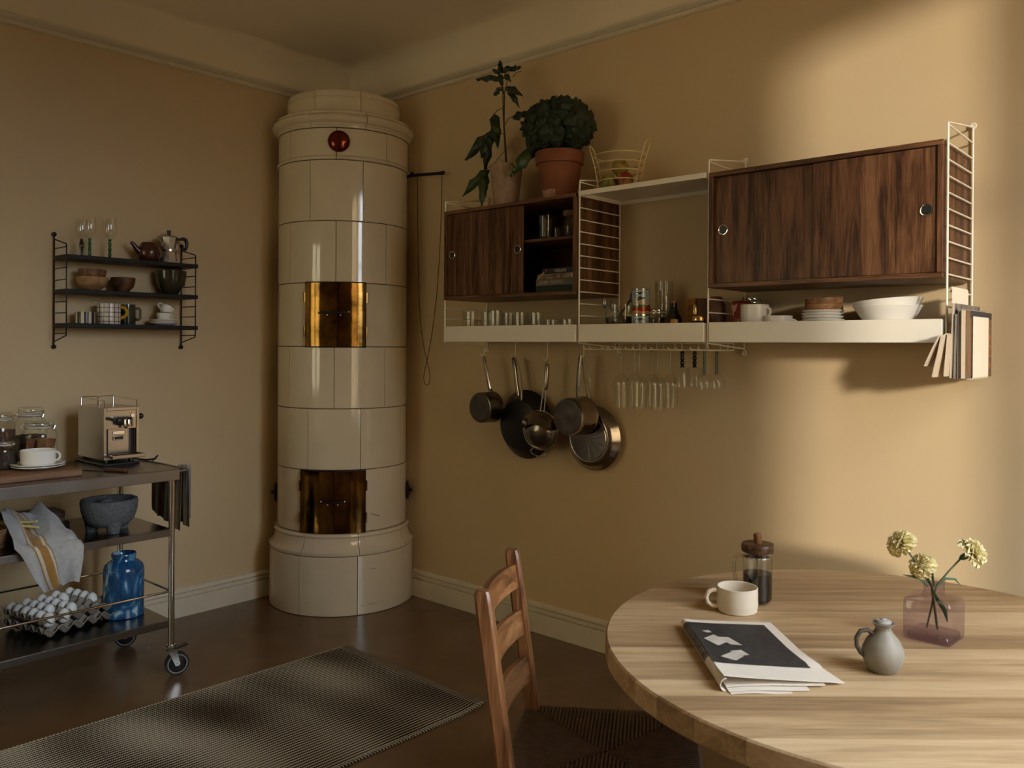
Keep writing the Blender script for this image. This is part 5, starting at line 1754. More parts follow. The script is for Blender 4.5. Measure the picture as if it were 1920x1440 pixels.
for i, (z0, z1, w, lb, txt, rz) in enumerate(bks):
    t = thing('book', lb, 'book', (1.632 + w / 2 + (0.03 if i == 3 else (0.004 if i == 2 else 0.0)), -0.245, ZI + z0), rz, 'stacked books in the open cabinet')
    h = z1 - z0 - 0.0008
    mb = MB()
    mb.box((-w / 2, 0, 0), (w / 2, 0.004, h), 0.001)
    mb.box((-w / 2, 0.004, 0), (w / 2, 0.170, 0.0025))
    mb.box((-w / 2, 0.004, h - 0.0025), (w / 2, 0.170, h))
    obj('cover', mb, bcol[i], t, smooth=0)
    obj('page_block', MB().box((-w / 2 + 0.004, 0.004, 0.0025), (w / 2 - 0.004, 0.165, h - 0.0025)), PAGES, t, smooth=0)
    if txt:
        flip = pi if i == 3 else 0
        link_mesh('spine_lettering', text_mesh(txt, 0.0155 if i == 1 else (0.020 if i == 3 else 0.0125), LT if i != 2 else NAVY, 0.0002, spacing=1.25 if i == 1 else 1.0), t,
                  mtx=T(-w * (0.16 if i == 1 else (0.22 if i == 2 else -0.02)), -0.0006, h / 2) @ RX(pi / 2) @ RZ(flip))
    if i == 1:
        link_mesh('spine_lettering', text_mesh('5', 0.016, LT, 0.0002), t, mtx=T(w * 0.40, -0.0006, h / 2) @ RX(pi / 2))
    if i == 2:
        obj('spine_patch', MB().box((w * 0.32, -0.0012, 0.001), (w * 0.48, 0.0, h - 0.001)), PAPERW, t, smooth=0)
rb_ = thing('ribbon_pick', 'curl of white and yellow ribbon with a red bead on the books', 'ribbon', (1.70, -0.238, ZI + 0.083))
obj('ribbon', MB().tube([(0.036, 0, 0.004), (0.020, 0, 0.014), (0.004, 0, 0.020), (-0.012, 0, 0.016)], 0.0035, 6, flat=0.4), PAPERW, rb_)
obj('yellow_end', MB().tube([(-0.020, 0, 0.012), (-0.034, -0.004, 0.0), (-0.046, -0.008, -0.012), (-0.056, -0.010, -0.022)], 0.0032, 6, flat=0.4), mat('yellow_ribbon', (0.45, 0.30, 0.06), 0.5), rb_)
obj('bead', MB().ball((-0.014, 0, 0.016), 0.0065, 12), mat('red_bead', (0.35, 0.06, 0.06), 0.3), rb_)
ZS2 = ZB + 0.243 + 0.0065
tag(obj('storage_glass', MB().lathe([(0.0005, 0.003), (0.036, 0.003), (0.039, 0.008), (0.041, 0.105), (0.0395, 0.105), (0.037, 0.01), (0.0005, 0.008)], 28), THING, loc=(1.665, -0.215, ZS2)), 'wide clear glass on the upper shelf of the open cabinet', 'glass')
tag(obj('storage_glass', MB().lathe([(0.0005, 0.003), (0.034, 0.003), (0.036, 0.008), (0.036, 0.060), (0.0345, 0.060), (0.034, 0.01), (0.0005, 0.008)], 28), THING, loc=(1.665, -0.128, ZS2)), 'lower clear glass at the back of the open cabinet shelf', 'glass')
cj = thing('cork_jar', 'glass jar with a cork lid in the open cabinet', 'jar', (1.800, -0.215, ZS2))
obj('jar_body', MB().lathe([(0.0005, 0.003), (0.032, 0.003), (0.035, 0.008), (0.035, 0.088), (0.031, 0.094), (0.031, 0.098)], 28), THING, cj)
obj('cork_lid', MB().lathe([(0.0005, 0.090), (0.0305, 0.090), (0.034, 0.098), (0.034, 0.112), (0.032, 0.114), (0.0005, 0.114)], 28), mat('cork', (0.22, 0.11, 0.05), 0.85, var=0.3, vs_=60), cj)

# ================================================================== on top of the cabinet and shelf
CLAY = mat('weathered_clay', (0.34, 0.225, 0.155), 0.85, var=0.28, vs_=22, bump=0.3, bs=70)
TERRA = mat('terracotta', (0.19, 0.058, 0.024), 0.75, var=0.18, vs_=10, bump=0.2, bs=80)
SOIL = mat('dark_soil', (0.02, 0.013, 0.009), 0.95, bump=0.8, bs=60, bd=0.01)
LEAF = mat('dark_green_leaf', (0.012, 0.028, 0.010), 0.45, var=0.35, vs_=14)
LEAF2 = mat('fresh_green_leaf', (0.030, 0.060, 0.016), 0.45, var=0.35, vs_=14)
STEMG = mat('green_stem', (0.060, 0.055, 0.020), 0.6)
STEMB = mat('brown_stem', (0.040, 0.025, 0.014), 0.7)
cp_ = thing('clay_pot', 'pale weathered clay pot on the half open cabinet', 'plant pot', (1.398, -0.185, ZT))
obj('pot_wall', MB().lathe([(0.0005, 0), (0.052, 0), (0.055, 0.004), (0.076, 0.186), (0.0785, 0.192), (0.0775, 0.200), (0.070, 0.200), (0.069, 0.18), (0.0005, 0.175)], 40), CLAY, cp_)
obj('soil', MB().lathe([(0.069, 0.178), (0.03, 0.184), (0.0005, 0.186)], 24), SOIL, cp_)
pl = thing('leafy_plant', 'tall thin plant with drooping lobed leaves growing from the pale clay pot', 'plant', (1.398, -0.185, ZT + 0.182))
O = Vector((1.398, -0.185, ZT + 0.182))


def rel(p, dy=0.0):
    return Vector(p) + Vector((0, dy, 0)) - O


stem = [(1.401, 2.165), (1.390, 2.282), (1.382, 2.369), (1.384, 2.508)]
obj('main_stem', MB().tube([rel((x, -0.185, z)) for x, z in stem], [0.0055, 0.0045, 0.0035, 0.0028], 8), STEMB, pl)
obj('side_stem', MB().tube([rel((1.386, -0.183, 2.33)), rel((1.372, -0.180, 2.42)), rel((1.368, -0.178, 2.52)), rel((1.362, -0.182, 2.60)), rel((1.364, -0.185, 2.645))], [0.003, 0.0026, 0.0024, 0.002, 0.0015], 6), STEMG, pl)
pets = [[(1.379, 2.331), (1.34, 2.345), (1.302, 2.341)], [(1.374, 2.452), (1.35, 2.444), (1.33, 2.423)], [(1.387, 2.372), (1.418, 2.392), (1.449, 2.394)], [(1.384, 2.512), (1.365, 2.566), (1.354, 2.59)],
        [(1.384, 2.512), (1.373, 2.533), (1.363, 2.542)], [(1.386, 2.515), (1.396, 2.529), (1.407, 2.536)], [(1.384, 2.508), (1.407, 2.558), (1.435, 2.621)], [(1.435, 2.582), (1.468, 2.595), (1.504, 2.589)], [(1.388, 2.252), (1.336, 2.205), (1.277, 2.17)], [(1.384, 2.508), (1.378, 2.57), (1.368, 2.62)]]
for q in pets:
    obj('leaf_stalk', MB().tube([rel((x, -0.185 - 0.01 * i, z)) for i, (x, z) in enumerate(q)], 0.0017, 6), STEMG, pl)
lvs = [((1.308, 2.342), (1.157, 2.248), .070), ((1.302, 2.339), (1.24, 2.186), .058), ((1.297, 2.336), (1.292, 2.234), .058), ((1.329, 2.423), (1.352, 2.278), .060), ((1.449, 2.394), (1.51, 2.423), .045),
       ((1.352, 2.592), (1.239, 2.609), .036), ((1.363, 2.542), (1.309, 2.528), .034), ((1.407, 2.536), (1.537, 2.477), .040), ((1.417, 2.531), (1.481, 2.445), .036), ((1.359, 2.622), (1.337, 2.665), .030), ((1.369, 2.619), (1.38, 2.668), .028),
       ((1.364, 2.622), (1.463, 2.629), .034), ((1.396, 2.598), (1.453, 2.56), .034), ((1.359, 2.61), (1.38, 2.559), .032), ((1.277, 2.17), (1.161, 2.072), .058), ((1.271, 2.162), (1.307, 2.011), .060), ((1.26, 2.16), (1.239, 2.042), .054), ((1.354, 2.617), (1.316, 2.643), .024), ((1.43, 2.615), (1.470, 2.632), .03)]


def leaf_mesh(A, B, w, seed, droop=0.15):
    """lobed, toothed leaf from A to B with a raised midrib and curled sides"""
    ax = B - A
    L = ax.length
    d = ax.normalized()
    side = d.cross(Vector((0.5, -0.86, 0.15))).normalized()
    nrm = side.cross(d)

    def fn(u, v):
        t = 2 * u - 1
        wd = w * 0.5 * (sin(pi * min(1, v * 1.02) ** 0.75) ** 0.8) * (1 - 0.30 * abs(sin(v * 7.5 + seed)) * abs(t)) + 0.0006
        k = 0.25 * w * (abs(t) ** 1.4) + 0.006 * sin(v * 16 + seed + 3 * t)
        return A + d * (L * v - 0.10 * L * abs(t) * (1 - v)) + side * (t * wd) - nrm * k + nrm * (0.10 * L * sin(pi * v)) - Vector((0, 0, droop * L * v * v * 0.4))
    return MB().slab(fn, 6, 12, 0.0007)


for i, (a, b, w) in enumerate(lvs):
    jy = (-0.02, 0.03, -0.05, 0.0, 0.04, -0.03, 0.02, -0.04, 0.0, 0.03, -0.02, 0.02, -0.03, 0.0, -0.04, -0.06, 0.02, 0.0, 0.03)[i]
    A = rel((a[0], -0.195, a[1]))
    B = rel((b[0], -0.195 + jy, b[1]))
    obj('leaf', leaf_mesh(A, B, w, i * 1.7), LEAF2 if i in (14, 15, 16) else LEAF, pl, smooth=60)

tp_ = thing('terracotta_pot', 'large reddish terracotta pot with the kale on the half open cabinet', 'plant pot', (1.708, -0.180, ZT))
obj('pot_wall', MB().lathe([(0.0005, 0), (0.070, 0), (0.073, 0.004), (0.096, 0.158), (0.1045, 0.160), (0.108, 0.208), (0.106, 0.213), (0.098, 0.212), (0.094, 0.185), (0.0005, 0.180)], 44), TERRA, tp_)
obj('lime_bloom', MB().lathe([(0.0748, 0.012), (0.0792, 0.045)], 16, None, 0, radians(-120), radians(-65)), mat('chalky_stain', (0.34, 0.20, 0.14), 0.95, var=0.5, vs_=60), tp_)
obj('soil', MB().lathe([(0.096, 0.192), (0.04, 0.198), (0.0005, 0.200)], 24), SOIL, tp_)
kl = thing('curly_kale', 'dense dark green curly kale growing in the terracotta pot', 'plant', (1.700, -0.180, ZT + 0.196))
KALE = mat('dark_kale_green', (0.014, 0.026, 0.009), 0.6, var=0.5, vs_=60, bump=0.9, bs=130, bd=0.006)
rk = random.Random(5)
kn_ = 0
ctrk = Vector((0, 0, 0.125))
for i in range(72):
    # spread over a dome, pulled towards the room a little, kept clear of the wall
    z = 1 - 1.78 * (i + 0.5) / 72
    a = i * 2.39996
    s_ = sqrt(max(0, 1 - z * z))
    P_ = ctrk + Vector((0.128 * s_ * cos(a), 0.100 * s_ * sin(a), 0.092 * z + 0.012 * rk.uniform(-1, 1)))
    P_ += Vector((rk.uniform(-0.012, 0.012), rk.uniform(-0.008, 0.008), 0))
    R_ = rk.uniform(0.036, 0.050)
    mb = MB().ball((0, 0, 0), 1.0, 20)
    out = (P_ - ctrk).normalized()
    vv_ = []
    for v in mb.v:
        V = Vector(v)
        n_ = mnoise.noise(V * 2.6 + Vector((i * 3.1, 0, 0))) * 0.38 + mnoise.noise(V * 6.5 + Vector((0, i * 1.7, 0))) * 0.32 + mnoise.noise(V * 13 + Vector((0, 0, i))) * 0.24
        vv_.append(P_ + V * (R_ * (0.86 + n_)))
    mb.v = [(v.x, min(v.y, 0.168), v.z) for v in vv_]
    obj('kale_leaf', mb, KALE, kl, smooth=75)
for i in range(7):
    a = i * 0.9
    obj('kale_stalk', MB().tube([(0.02 * cos(a), 0.02 * sin(a), 0.0), (0.04 * cos(a), 0.035 * sin(a), 0.05), (0.06 * cos(a), 0.05 * sin(a), 0.11)], [0.006, 0.005, 0.004], 6), STEMG, kl)
obj('drooping_leaf', leaf_mesh(Vector((-0.10, -0.05, 0.045)), Vector((-0.190, -0.105, -0.055)), 0.075, 2.0, 0.3), LEAF2, kl, smooth=60)
for k in range(9):
    obj('yellow_bud', MB().ball((-0.165 - 0.004 * k + 0.010 * (k % 3), -0.100 - 0.003 * (k % 4), -0.020 - 0.006 * k), 0.006, 8), mat('yellow_green_bud', (0.16, 0.15, 0.03), 0.6), kl)

# wire fruit basket
CREAMW = mat('cream_wire', (0.60, 0.47, 0.23), 0.45)
zs = 1.9858
fb = thing('fruit_basket', 'cream wire fruit basket with raised ends on the perforated shelf', 'basket', (2.028, -0.190, zs), radians(12))


def hoop(rx, ry, z, rise=0.0):
    return [(rx * cos(2 * pi * i / 40), ry * sin(2 * pi * i / 40), z + rise * abs(cos(2 * pi * i / 40)) ** 3) for i in range(40)]


for rx, z in ((0.078, 0.006), (0.086, 0.044), (0.094, 0.080), (0.1015, 0.114), (0.108, 0.148)):
    obj('wire_hoop', MB().tube(hoop(rx, rx * 0.86, z), 0.0026, 6, closed=True), CREAMW, fb)
for s_ in (-1, 1):
    obj('end_loop', MB().tube([(s_ * 0.076, -0.024, 0.004), (s_ * 0.100, -0.024, 0.115), (s_ * 0.122, -0.022, 0.185), (s_ * 0.127, -0.012, 0.198), (s_ * 0.129, 0, 0.202), (s_ * 0.127, 0.012, 0.198), (s_ * 0.122, 0.022, 0.185), (s_ * 0.100, 0.024, 0.115), (s_ * 0.076, 0.024, 0.004)], 0.0028, 6), CREAMW, fb)
for k in range(5):
    obj('floor_wire', MB().tube([(-0.07, -0.045 + 0.0225 * k, 0.004), (0.07, -0.045 + 0.0225 * k, 0.004)], 0.0022, 6), CREAMW, fb)


def apple_mat(name, c1, c2, pos):
    m, nt, b = _new(name)
    v = coords(nt, (1, 1, 1))
    nz = node(nt, 'ShaderNodeTexNoise')
    nz.inputs['Scale'].default_value = 18
    nz.inputs['Detail'].default_value = 3
    nt.links.new(v, nz.inputs['Vector'])
    nt.links.new(ramp(nt, nz.outputs[0], [(pos, c1), (pos + 0.16, c2)]), b.inputs['Base Color'])
    b.inputs['Roughness'].default_value = 0.3
    return m


AG = apple_mat('green_apple_skin', (0.17, 0.17, 0.022), (0.27, 0.23, 0.035), 0.42)
AR = apple_mat('red_striped_apple_skin', (0.20, 0.022, 0.014), (0.30, 0.22, 0.05), 0.50)
AY = apple_mat('yellow_apple_skin', (0.26, 0.20, 0.04), (0.24, 0.13, 0.03), 0.55)
ap = [(-0.038, -0.020, 0.040, AG, 0.6, 'green apple leaning on the left side of the wire basket'),
      (0.034, -0.022, 0.040, AR, -0.5, 'red and yellow striped apple at the right in the wire basket'),
      (-0.004, 0.036, 0.040, AG, 0.9, 'green apple at the bottom towards the back of the wire basket'),
      (0.004, -0.004, 0.098, AY, 0.4, 'yellowish apple lying on top of the others in the wire basket')]
ca12, sa12 = cos(radians(12)), sin(radians(12))
for x, y, z, m_, tl, lb in ap:
    t = thing('apple', lb, 'apple', (2.028 + x * ca12 - y * sa12, -0.190 + x * sa12 + y * ca12, zs + z), 0, 'apples in the wire basket', rot=(tl + 0.5, tl * 0.4, tl * 3))
    R_ = 0.0360
    obj('apple_flesh', MB().lathe([(max(0.0004, R_ * s1), R_ * z1) for s1, z1 in ((0.0, -0.66), (0.20, -0.78), (0.45, -0.80), (0.72, -0.58), (0.92, -0.22), (1.0, 0.12), (0.96, 0.42), (0.80, 0.70), (0.55, 0.86), (0.30, 0.84), (0.12, 0.70), (0.0, 0.60))], 28), m_, t)
    obj('apple_stalk', MB().tube([(0, 0, R_ * 0.6), (0.002, 0, R_ * 0.95), (0.004, 0.001, R_ * 1.15)], 0.0013, 6), STEMB, t)

# ================================================================== hooks and pans under the left tray
POTS = metal('dull_pan_steel', (0.20, 0.170, 0.145), 0.24, var=0.12)
POTS2 = metal('bright_pan_steel', (0.36, 0.31, 0.265), 0.18, var=0.08)
PANBASE = mat('dull_pan_base', (0.10, 0.085, 0.075), 0.42, 1.0, var=0.3, vs_=20)
NONST = mat('black_nonstick', (0.010, 0.009, 0.008), 0.38, spec=0.3)
hk = [(1.207, -0.135, 1.300, 'white wire hook holding the small saucepan'), (1.352, -0.075, 1.292, 'white wire hook holding the black frying pan'),
      (1.590, -0.125, 1.286, 'white wire hook holding the strainer'), (1.778, -0.105, 1.300, 'white wire hook holding the bigger saucepan and the steel pan')]
for x, y, z, lb in hk:
    t = obj('wire_hook', MB().tube([(x + 0.012, y + 0.02, 1.3695), (x + 0.012, y + 0.004, 1.3695), (x + 0.012, y, 1.364), (x + 0.012, y, z + 0.018), (x + 0.009, y, z + 0.006), (x + 0.001, y, z), (x - 0.008, y, z + 0.005), (x - 0.011, y, z + 0.014)], 0.0022, 8), WHITE_METAL)
    tag(t, lb, 'hook', 'hooks under the left tray')


def yaxis(x, y, z):
    """local +z points out of the wall into the room"""
    return T(x, y, z) @ RX(pi / 2)


# small saucepan
M = yaxis(1.257, -0.118, 1.060)
t = thing('saucepan', 'small dark saucepan hanging furthest left under the tray', 'saucepan', (1.257, -0.118, 1.060), group='saucepans under the tray')
I_ = T(0, 0, 0) @ RX(pi / 2)
obj('pan_body', MB().lathe([(0.0725, 0.001), (0.0745, 0.0), (0.0735, 0.004), (0.0725, 0.008), (0.0725, 0.078), (0.070, 0.085), (0.066, 0.0875), (0.0005, 0.0875), (0.0005, 0.084), (0.066, 0.084), (0.070, 0.078), (0.0705, 0.004)], 44, I_), POTS, t)
obj('base_disc', MB().lathe([(0.0662, 0.0880), (0.064, 0.0895), (0.058, 0.0898), (0.057, 0.0888), (0.0005, 0.0888)], 40, I_), PANBASE, t, smooth=14)
hd = MB().tube([(-0.006, -0.006, 0.070), (-0.012, -0.012, 0.100), (-0.026, -0.014, 0.165), (-0.040, -0.016, 0.226), (-0.046, -0.016, 0.240)], [0.010, 0.0085, 0.0088, 0.0092, 0.007], 8, flat=0.8)
obj('pan_handle', hd, POTS2, t)
obj('handle_joint', MB().box((-0.014, -0.020, 0.066), (0.004, 0.0, 0.088), 0.003), DARK_STEEL, t, smooth=0)

# black frying pan
t = thing('frying_pan', 'large black frying pan hanging second from the left with its base outwards', 'frying pan', (1.410, -0.046, 0.982))
obj('pan_body', MB().lathe([(0.161, 0.0), (0.163, 0.001), (0.161, 0.003), (0.150, 0.018), (0.130, 0.042), (0.117, 0.055), (0.112, 0.058), (0.0005, 0.058), (0.0005, 0.054), (0.112, 0.054), (0.127, 0.040), (0.157, 0.004)], 52, I_), NONST, t)
obj('handle_plate', MB().add([(-0.040, -0.054, 0.098), (0.018, -0.056, 0.095), (-0.006, -0.044, 0.142), (-0.026, -0.044, 0.142), (-0.040, -0.046, 0.098), (0.018, -0.048, 0.095), (-0.006, -0.036, 0.142), (-0.026, -0.036, 0.142)],
                             [(0, 1, 2, 3), (7, 6, 5, 4), (0, 4, 5, 1), (1, 5, 6, 2), (2, 6, 7, 3), (3, 7, 4, 0)]), POTS, t, smooth=0)
obj('pan_handle', MB().tube([(-0.016, -0.040, 0.135), (-0.030, -0.038, 0.20), (-0.046, -0.034, 0.27), (-0.054, -0.032, 0.306), (-0.056, -0.030, 0.314)], [0.013, 0.0115, 0.0115, 0.012, 0.009], 8, flat=0.75), POTS2, t)
obj('handle_wire', MB().tube([(0.014, -0.052, 0.098), (0.012, -0.050, 0.16), (0.002, -0.044, 0.22), (-0.018, -0.038, 0.275), (-0.044, -0.032, 0.310)], 0.0042, 8), CHROME, t)

# strainer
t = thing('strainer', 'steel strainer with a tubular handle hanging between frying pan and saucepan', 'strainer', (1.560, -0.118, 0.970), radians(10))
obj('rim', MB().tube([(0.088 * cos(2 * pi * i / 40), -0.004, 0.088 * sin(2 * pi * i / 40)) for i in range(40)], 0.0042, 8, closed=True), POTS2, t)
obj('basket', MB().lathe([(0.086, 0.0), (0.080, 0.012), (0.070, 0.030), (0.050, 0.046), (0.025, 0.054), (0.0005, 0.056), (0.0005, 0.055), (0.025, 0.0528), (0.049, 0.045), (0.069, 0.029), (0.079, 0.011)], 40, T(0, -0.004, 0) @ RX(pi / 2)), POTS, t)
obj('spout_guard', MB().slab(lambda u, v: (-0.086 + 0.150 * u + 0.012 * v, -0.020 - 0.058 * v * sin(pi * (0.15 + 0.7 * u)), 0.052 + 0.030 * sin(pi * u) - 0.050 * v), 14, 6, 0.0012), POTS2, t, smooth=60)
obj('rest_hook', MB().tube([(-0.036, -0.004, -0.080), (-0.052, -0.006, -0.096), (-0.040, -0.010, -0.108), (-0.010, -0.012, -0.118), (0.022, -0.010, -0.114), (0.036, -0.008, -0.100)], 0.0024, 6), CHROME, t)
for s_ in (-1, 1):
    obj('handle_rod', MB().tube([(0.010 + s_ * 0.010, -0.006, 0.084), (0.020 + s_ * 0.008, -0.006, 0.16), (0.026 + s_ * 0.006, -0.006, 0.21)], 0.0035, 8), CHROME, t)
obj('handle_grip', MB().tube([(0.024, -0.006, 0.185), (0.028, -0.006, 0.20), (0.034, -0.006, 0.295), (0.034, -0.006, 0.300)], [0.009, 0.0105, 0.0105, 0.008], 14), POTS2, t)
obj('hang_ring', MB().tube([(0.034, -0.006 + 0.007 * cos(2 * pi * i / 14), 0.309 + 0.009 * sin(2 * pi * i / 14)) for i in range(14)], 0.002, 6, closed=True), CHROME, t)

# steel pan flat against the wall, then the bigger saucepan in front of it
t = thing('frying_pan', 'stainless steel pan hanging flat on the wall behind the bigger saucepan', 'frying pan', (1.792, -0.030, 0.946))
obj('pan_body', MB().lathe([(0.140, 0.0), (0.144, 0.0), (0.1455, 0.003), (0.143, 0.006), (0.136, 0.012), (0.126, 0.030), (0.112, 0.042), (0.104, 0.0445), (0.098, 0.043), (0.096, 0.0455), (0.0005, 0.0465), (0.0005, 0.043), (0.10, 0.040), (0.120, 0.028), (0.136, 0.006)], 56, I_), POTS2, t)
rays = MB()  # radial reflection on the pan base, drawn as thin dark streaks
for k in range(10):
    a = radians(190 + 22 * k)
    rays.tube([(0.018 * cos(a), -0.0475, 0.018 * sin(a)), (0.088 * cos(a), -0.0472, 0.088 * sin(a))], 0.0007, 4)
obj('reflection_streaks', rays, DARK_STEEL, t)['kind'] = 'stuff'
obj('handle_loop', MB().tube([(0.018, -0.035, 0.135), (0.022, -0.050, 0.20), (0.018, -0.062, 0.27), (0.002, -0.070, 0.335), (-0.008, -0.072, 0.362), (-0.014, -0.072, 0.350), (-0.010, -0.060, 0.26), (-0.004, -0.045, 0.19), (-0.004, -0.035, 0.135)], 0.0032, 8), CHROME, t)
t = thing('saucepan', 'bigger bright steel saucepan hanging in front of the steel pan', 'saucepan', (1.776, -0.092, 1.048), group='saucepans under the tray')
obj('pan_body', MB().lathe([(0.083, 0.0), (0.0855, 0.0), (0.084, 0.004), (0.082, 0.008), (0.082, 0.084), (0.0832, 0.085), (0.0832, 0.088), (0.082, 0.089), (0.0815, 0.100), (0.077, 0.109), (0.0005, 0.110), (0.0005, 0.106), (0.077, 0.105), (0.080, 0.095), (0.0805, 0.004)], 48, I_), POTS2, t)
obj('base_disc', MB().lathe([(0.0765, 0.1095), (0.074, 0.1115), (0.066, 0.112), (0.064, 0.1105), (0.012, 0.1105), (0.010, 0.112), (0.0005, 0.112)], 40, I_), PANBASE, t, smooth=14)
obj('pan_handle', MB().tube([(-0.016, -0.010, 0.080), (-0.018, -0.013, 0.11), (-0.012, -0.013, 0.19), (-0.004, -0.013, 0.255), (-0.002, -0.013, 0.266)], [0.011, 0.0095, 0.0105, 0.0105, 0.008], 8, flat=0.7), POTS, t)
obj('handle_wire', MB().tube([(-0.008, -0.016, 0.083), (-0.006, -0.022, 0.12), (0.002, -0.024, 0.19), (0.006, -0.020, 0.255)], 0.003, 8), CHROME, t)

# ================================================================== glass rack under the middle tray
rk_ = thing('glass_rack', 'white wire stemware rack under the middle tray', 'rack', (0, 0, 0))
gx = [2.053, 2.140, 2.226, 2.335, 2.430]
prs = [1.932, 2.025] + gx
for x in prs:
    for s_ in (-1, 1):
        xx = x + s_ * 0.0165
        obj('prong', MB().tube([(xx, -0.045, 1.3665), (xx, -0.045, 1.346), (xx, -0.052, 1.340), (xx, -0.255, 1.340), (xx - 0.002, -0.268, 1.343), (xx - 0.003, -0.276, 1.350)], 0.0026, 6), WHITE_METAL, rk_)
obj('cross_wire', MB().tube([(1.925, -0.045, 1.3666), (2.470, -0.045, 1.3666)], 0.0026, 6), WHITE_METAL, rk_)
obj('end_wire', MB().tube([(2.47, -0.255, 1.3660), (2.478, -0.255, 1.340), (2.478, -0.060, 1.340), (2.470, -0.045, 1.3666)], 0.0028, 6), WHITE_METAL, rk_)
wg = 'clear wine glasses in the rack'
tul = (0.41, [(0.10, 0.0), (0.55, 0.10), (0.96, 0.24), (1.0, 0.29), (0.97, 0.36), (0.88, 0.68), (0.80, 1.0)], 1.0)
for x, (fr_, bk_) in zip(gx[:3], (('front left', 'back left'), ('front middle', 'back middle'), ('front right', 'back right'))):
    goblet(x, -0.200, 1.3425, 0.240, 0.0345, 'clear wine glass hanging upside down in the %s of six' % fr_, STEMGL, 'plain', True, tul, wg, 0.0055)
    goblet(x, -0.105, 1.3425, 0.238, 0.0345, 'clear wine glass hanging upside down in the %s of six' % bk_, STEMGL, 'plain', True, tul, wg, 0.0055)
cyl_ = (0.48, [(0.10, 0.0), (0.85, 0.01), (0.92, 0.05), (1.0, 1.0)], 1.0)
goblet(gx[3], -0.200, 1.3425, 0.147, 0.031, 'hanging glass with a dark beaded green stem, front one', DGREENG, 'bead', True, cyl_, 'beaded stem glasses in the rack', 0.0085)
goblet(gx[3], -0.105, 1.3425, 0.147, 0.031, 'hanging glass with a dark beaded green stem, back one', DGREENG, 'bead', True, cyl_, 'beaded stem glasses in the rack', 0.0085)
cou = (0.62, [(0.10, 0.0), (0.55, 0.05), (0.90, 0.28), (1.0, 0.58), (0.95, 0.85), (0.90, 1.0)], 1.0)
GREENG2 = glass('bright_green_glass', (0.03, 0.30, 0.14), (0.01, 0.12, 0.06), 0.35)
goblet(gx[4], -0.200, 1.3425, 0.152, 0.033, 'hanging round glass with a straight green stem, front one', GREENG2, 'plain', True, cou, 'green stem round glasses in the rack', 0.0095)
goblet(gx[4], -0.105, 1.3425, 0.152, 0.033, 'hanging round glass with a straight green stem, back one', GREENG2, 'plain', True, cou, 'green stem round glasses in the rack', 0.0095)

# ================================================================== magazine holder on the right-hand ladder
mh = thing('magazine_holder', 'white folded metal magazine holder on the right end ladder', 'holder', (3.301, 0, 1.262))
bp_ = [(0.0, 0.272), (0.004, 0.276), (0.006, 0.270), (0.006, 0.004), (0.010, 0.0), (0.060, 0.0), (0.0635, 0.004), (0.0635, 0.186)]
hs_ = MB()
pl_ = ribbon(bp_, 0, 0.0022)
hs_.prism(pl_, -0.285, -0.105, Matrix(((1, 0, 0, 0), (0, 0, 1, 0), (0, 1, 0, 0), (0, 0, 0, 1))))
obj('folded_sheet', hs_, WHITE_METAL, mh, smooth=40)
BW = mat('grey_halftone_print', (0.16, 0.145, 0.13), 0.5, var=0.9, vs_=28)
BRN = mat('brown_magazine_cover', (0.145, 0.080, 0.040), 0.35, var=0.6, vs_=6)
ORNG = mat('orange_print', (0.48, 0.16, 0.04), 0.5)
CREAMM = mat('cream_magazine_paper', (0.60, 0.51, 0.40), 0.7)
GREYM = mat('grey_page_edges', (0.26, 0.23, 0.21), 0.8)
mags = [(0.0105, 0.0205, 0.222, -0.330, -0.045, 0.030, CREAMM, BW, 'tallest cream magazine in the holder, leaning at the back'),
        (0.0225, 0.0305, 0.190, -0.335, -0.060, 0.020, GREYM, BW, 'magazine with a black and white cover in the holder'),
        (0.0325, 0.0435, 0.206, -0.335, -0.050, 0.010, GREYM, GREYM, 'thick magazine with grey page edges in the holder'),
        (0.0460, 0.0600, 0.200, -0.345, -0.040, 0.0, CREAMM, BRN, 'front magazine with a brown cover and orange lettering in the holder')]
for i, (x0, x1, h, y0, y1, lean, m_, cv_, lb) in enumerate(mags):
    t = thing('magazine', lb, 'magazine', (3.301 + x0, 0, 1.2645), 0, 'magazines in the white holder', rot=(0, lean, 0))
    w = x1 - x0 - 0.0012
    obj('pages', MB().box((0.0008, y0, 0.0), (w - 0.0008, y1, h - 0.001)), m_, t, smooth=0)
    obj('front_cover', MB().box((w - 0.0008, y0 - 0.001, 0.0), (w, y1 + 0.001, h)), cv_, t, smooth=0)
    obj('back_cover', MB().box((0, y0 - 0.001, 0.0), (0.0008, y1 + 0.001, h)), BW if i < 2 else m_, t, smooth=0)
    if i == 3:
        link_mesh('lettering', text_mesh('VANA', 0.058, ORNG, 0.0002, spacing=1.05), t, mtx=T(w + 0.0003, -0.072, 0.098) @ RZ(pi / 2) @ RX(pi / 2) @ RZ(-pi / 2))
        link_mesh('lettering', text_mesh('Kinfolk', 0.018, ORNG, 0.0002), t, mtx=T(w + 0.0003, -0.318, 0.048) @ RZ(pi / 2) @ RX(pi / 2) @ RZ(-pi / 2))
        obj('dark_band', MB().box((w, -0.30, 0.180), (w + 0.0004, -0.04, h)), NAVY, t, smooth=0)
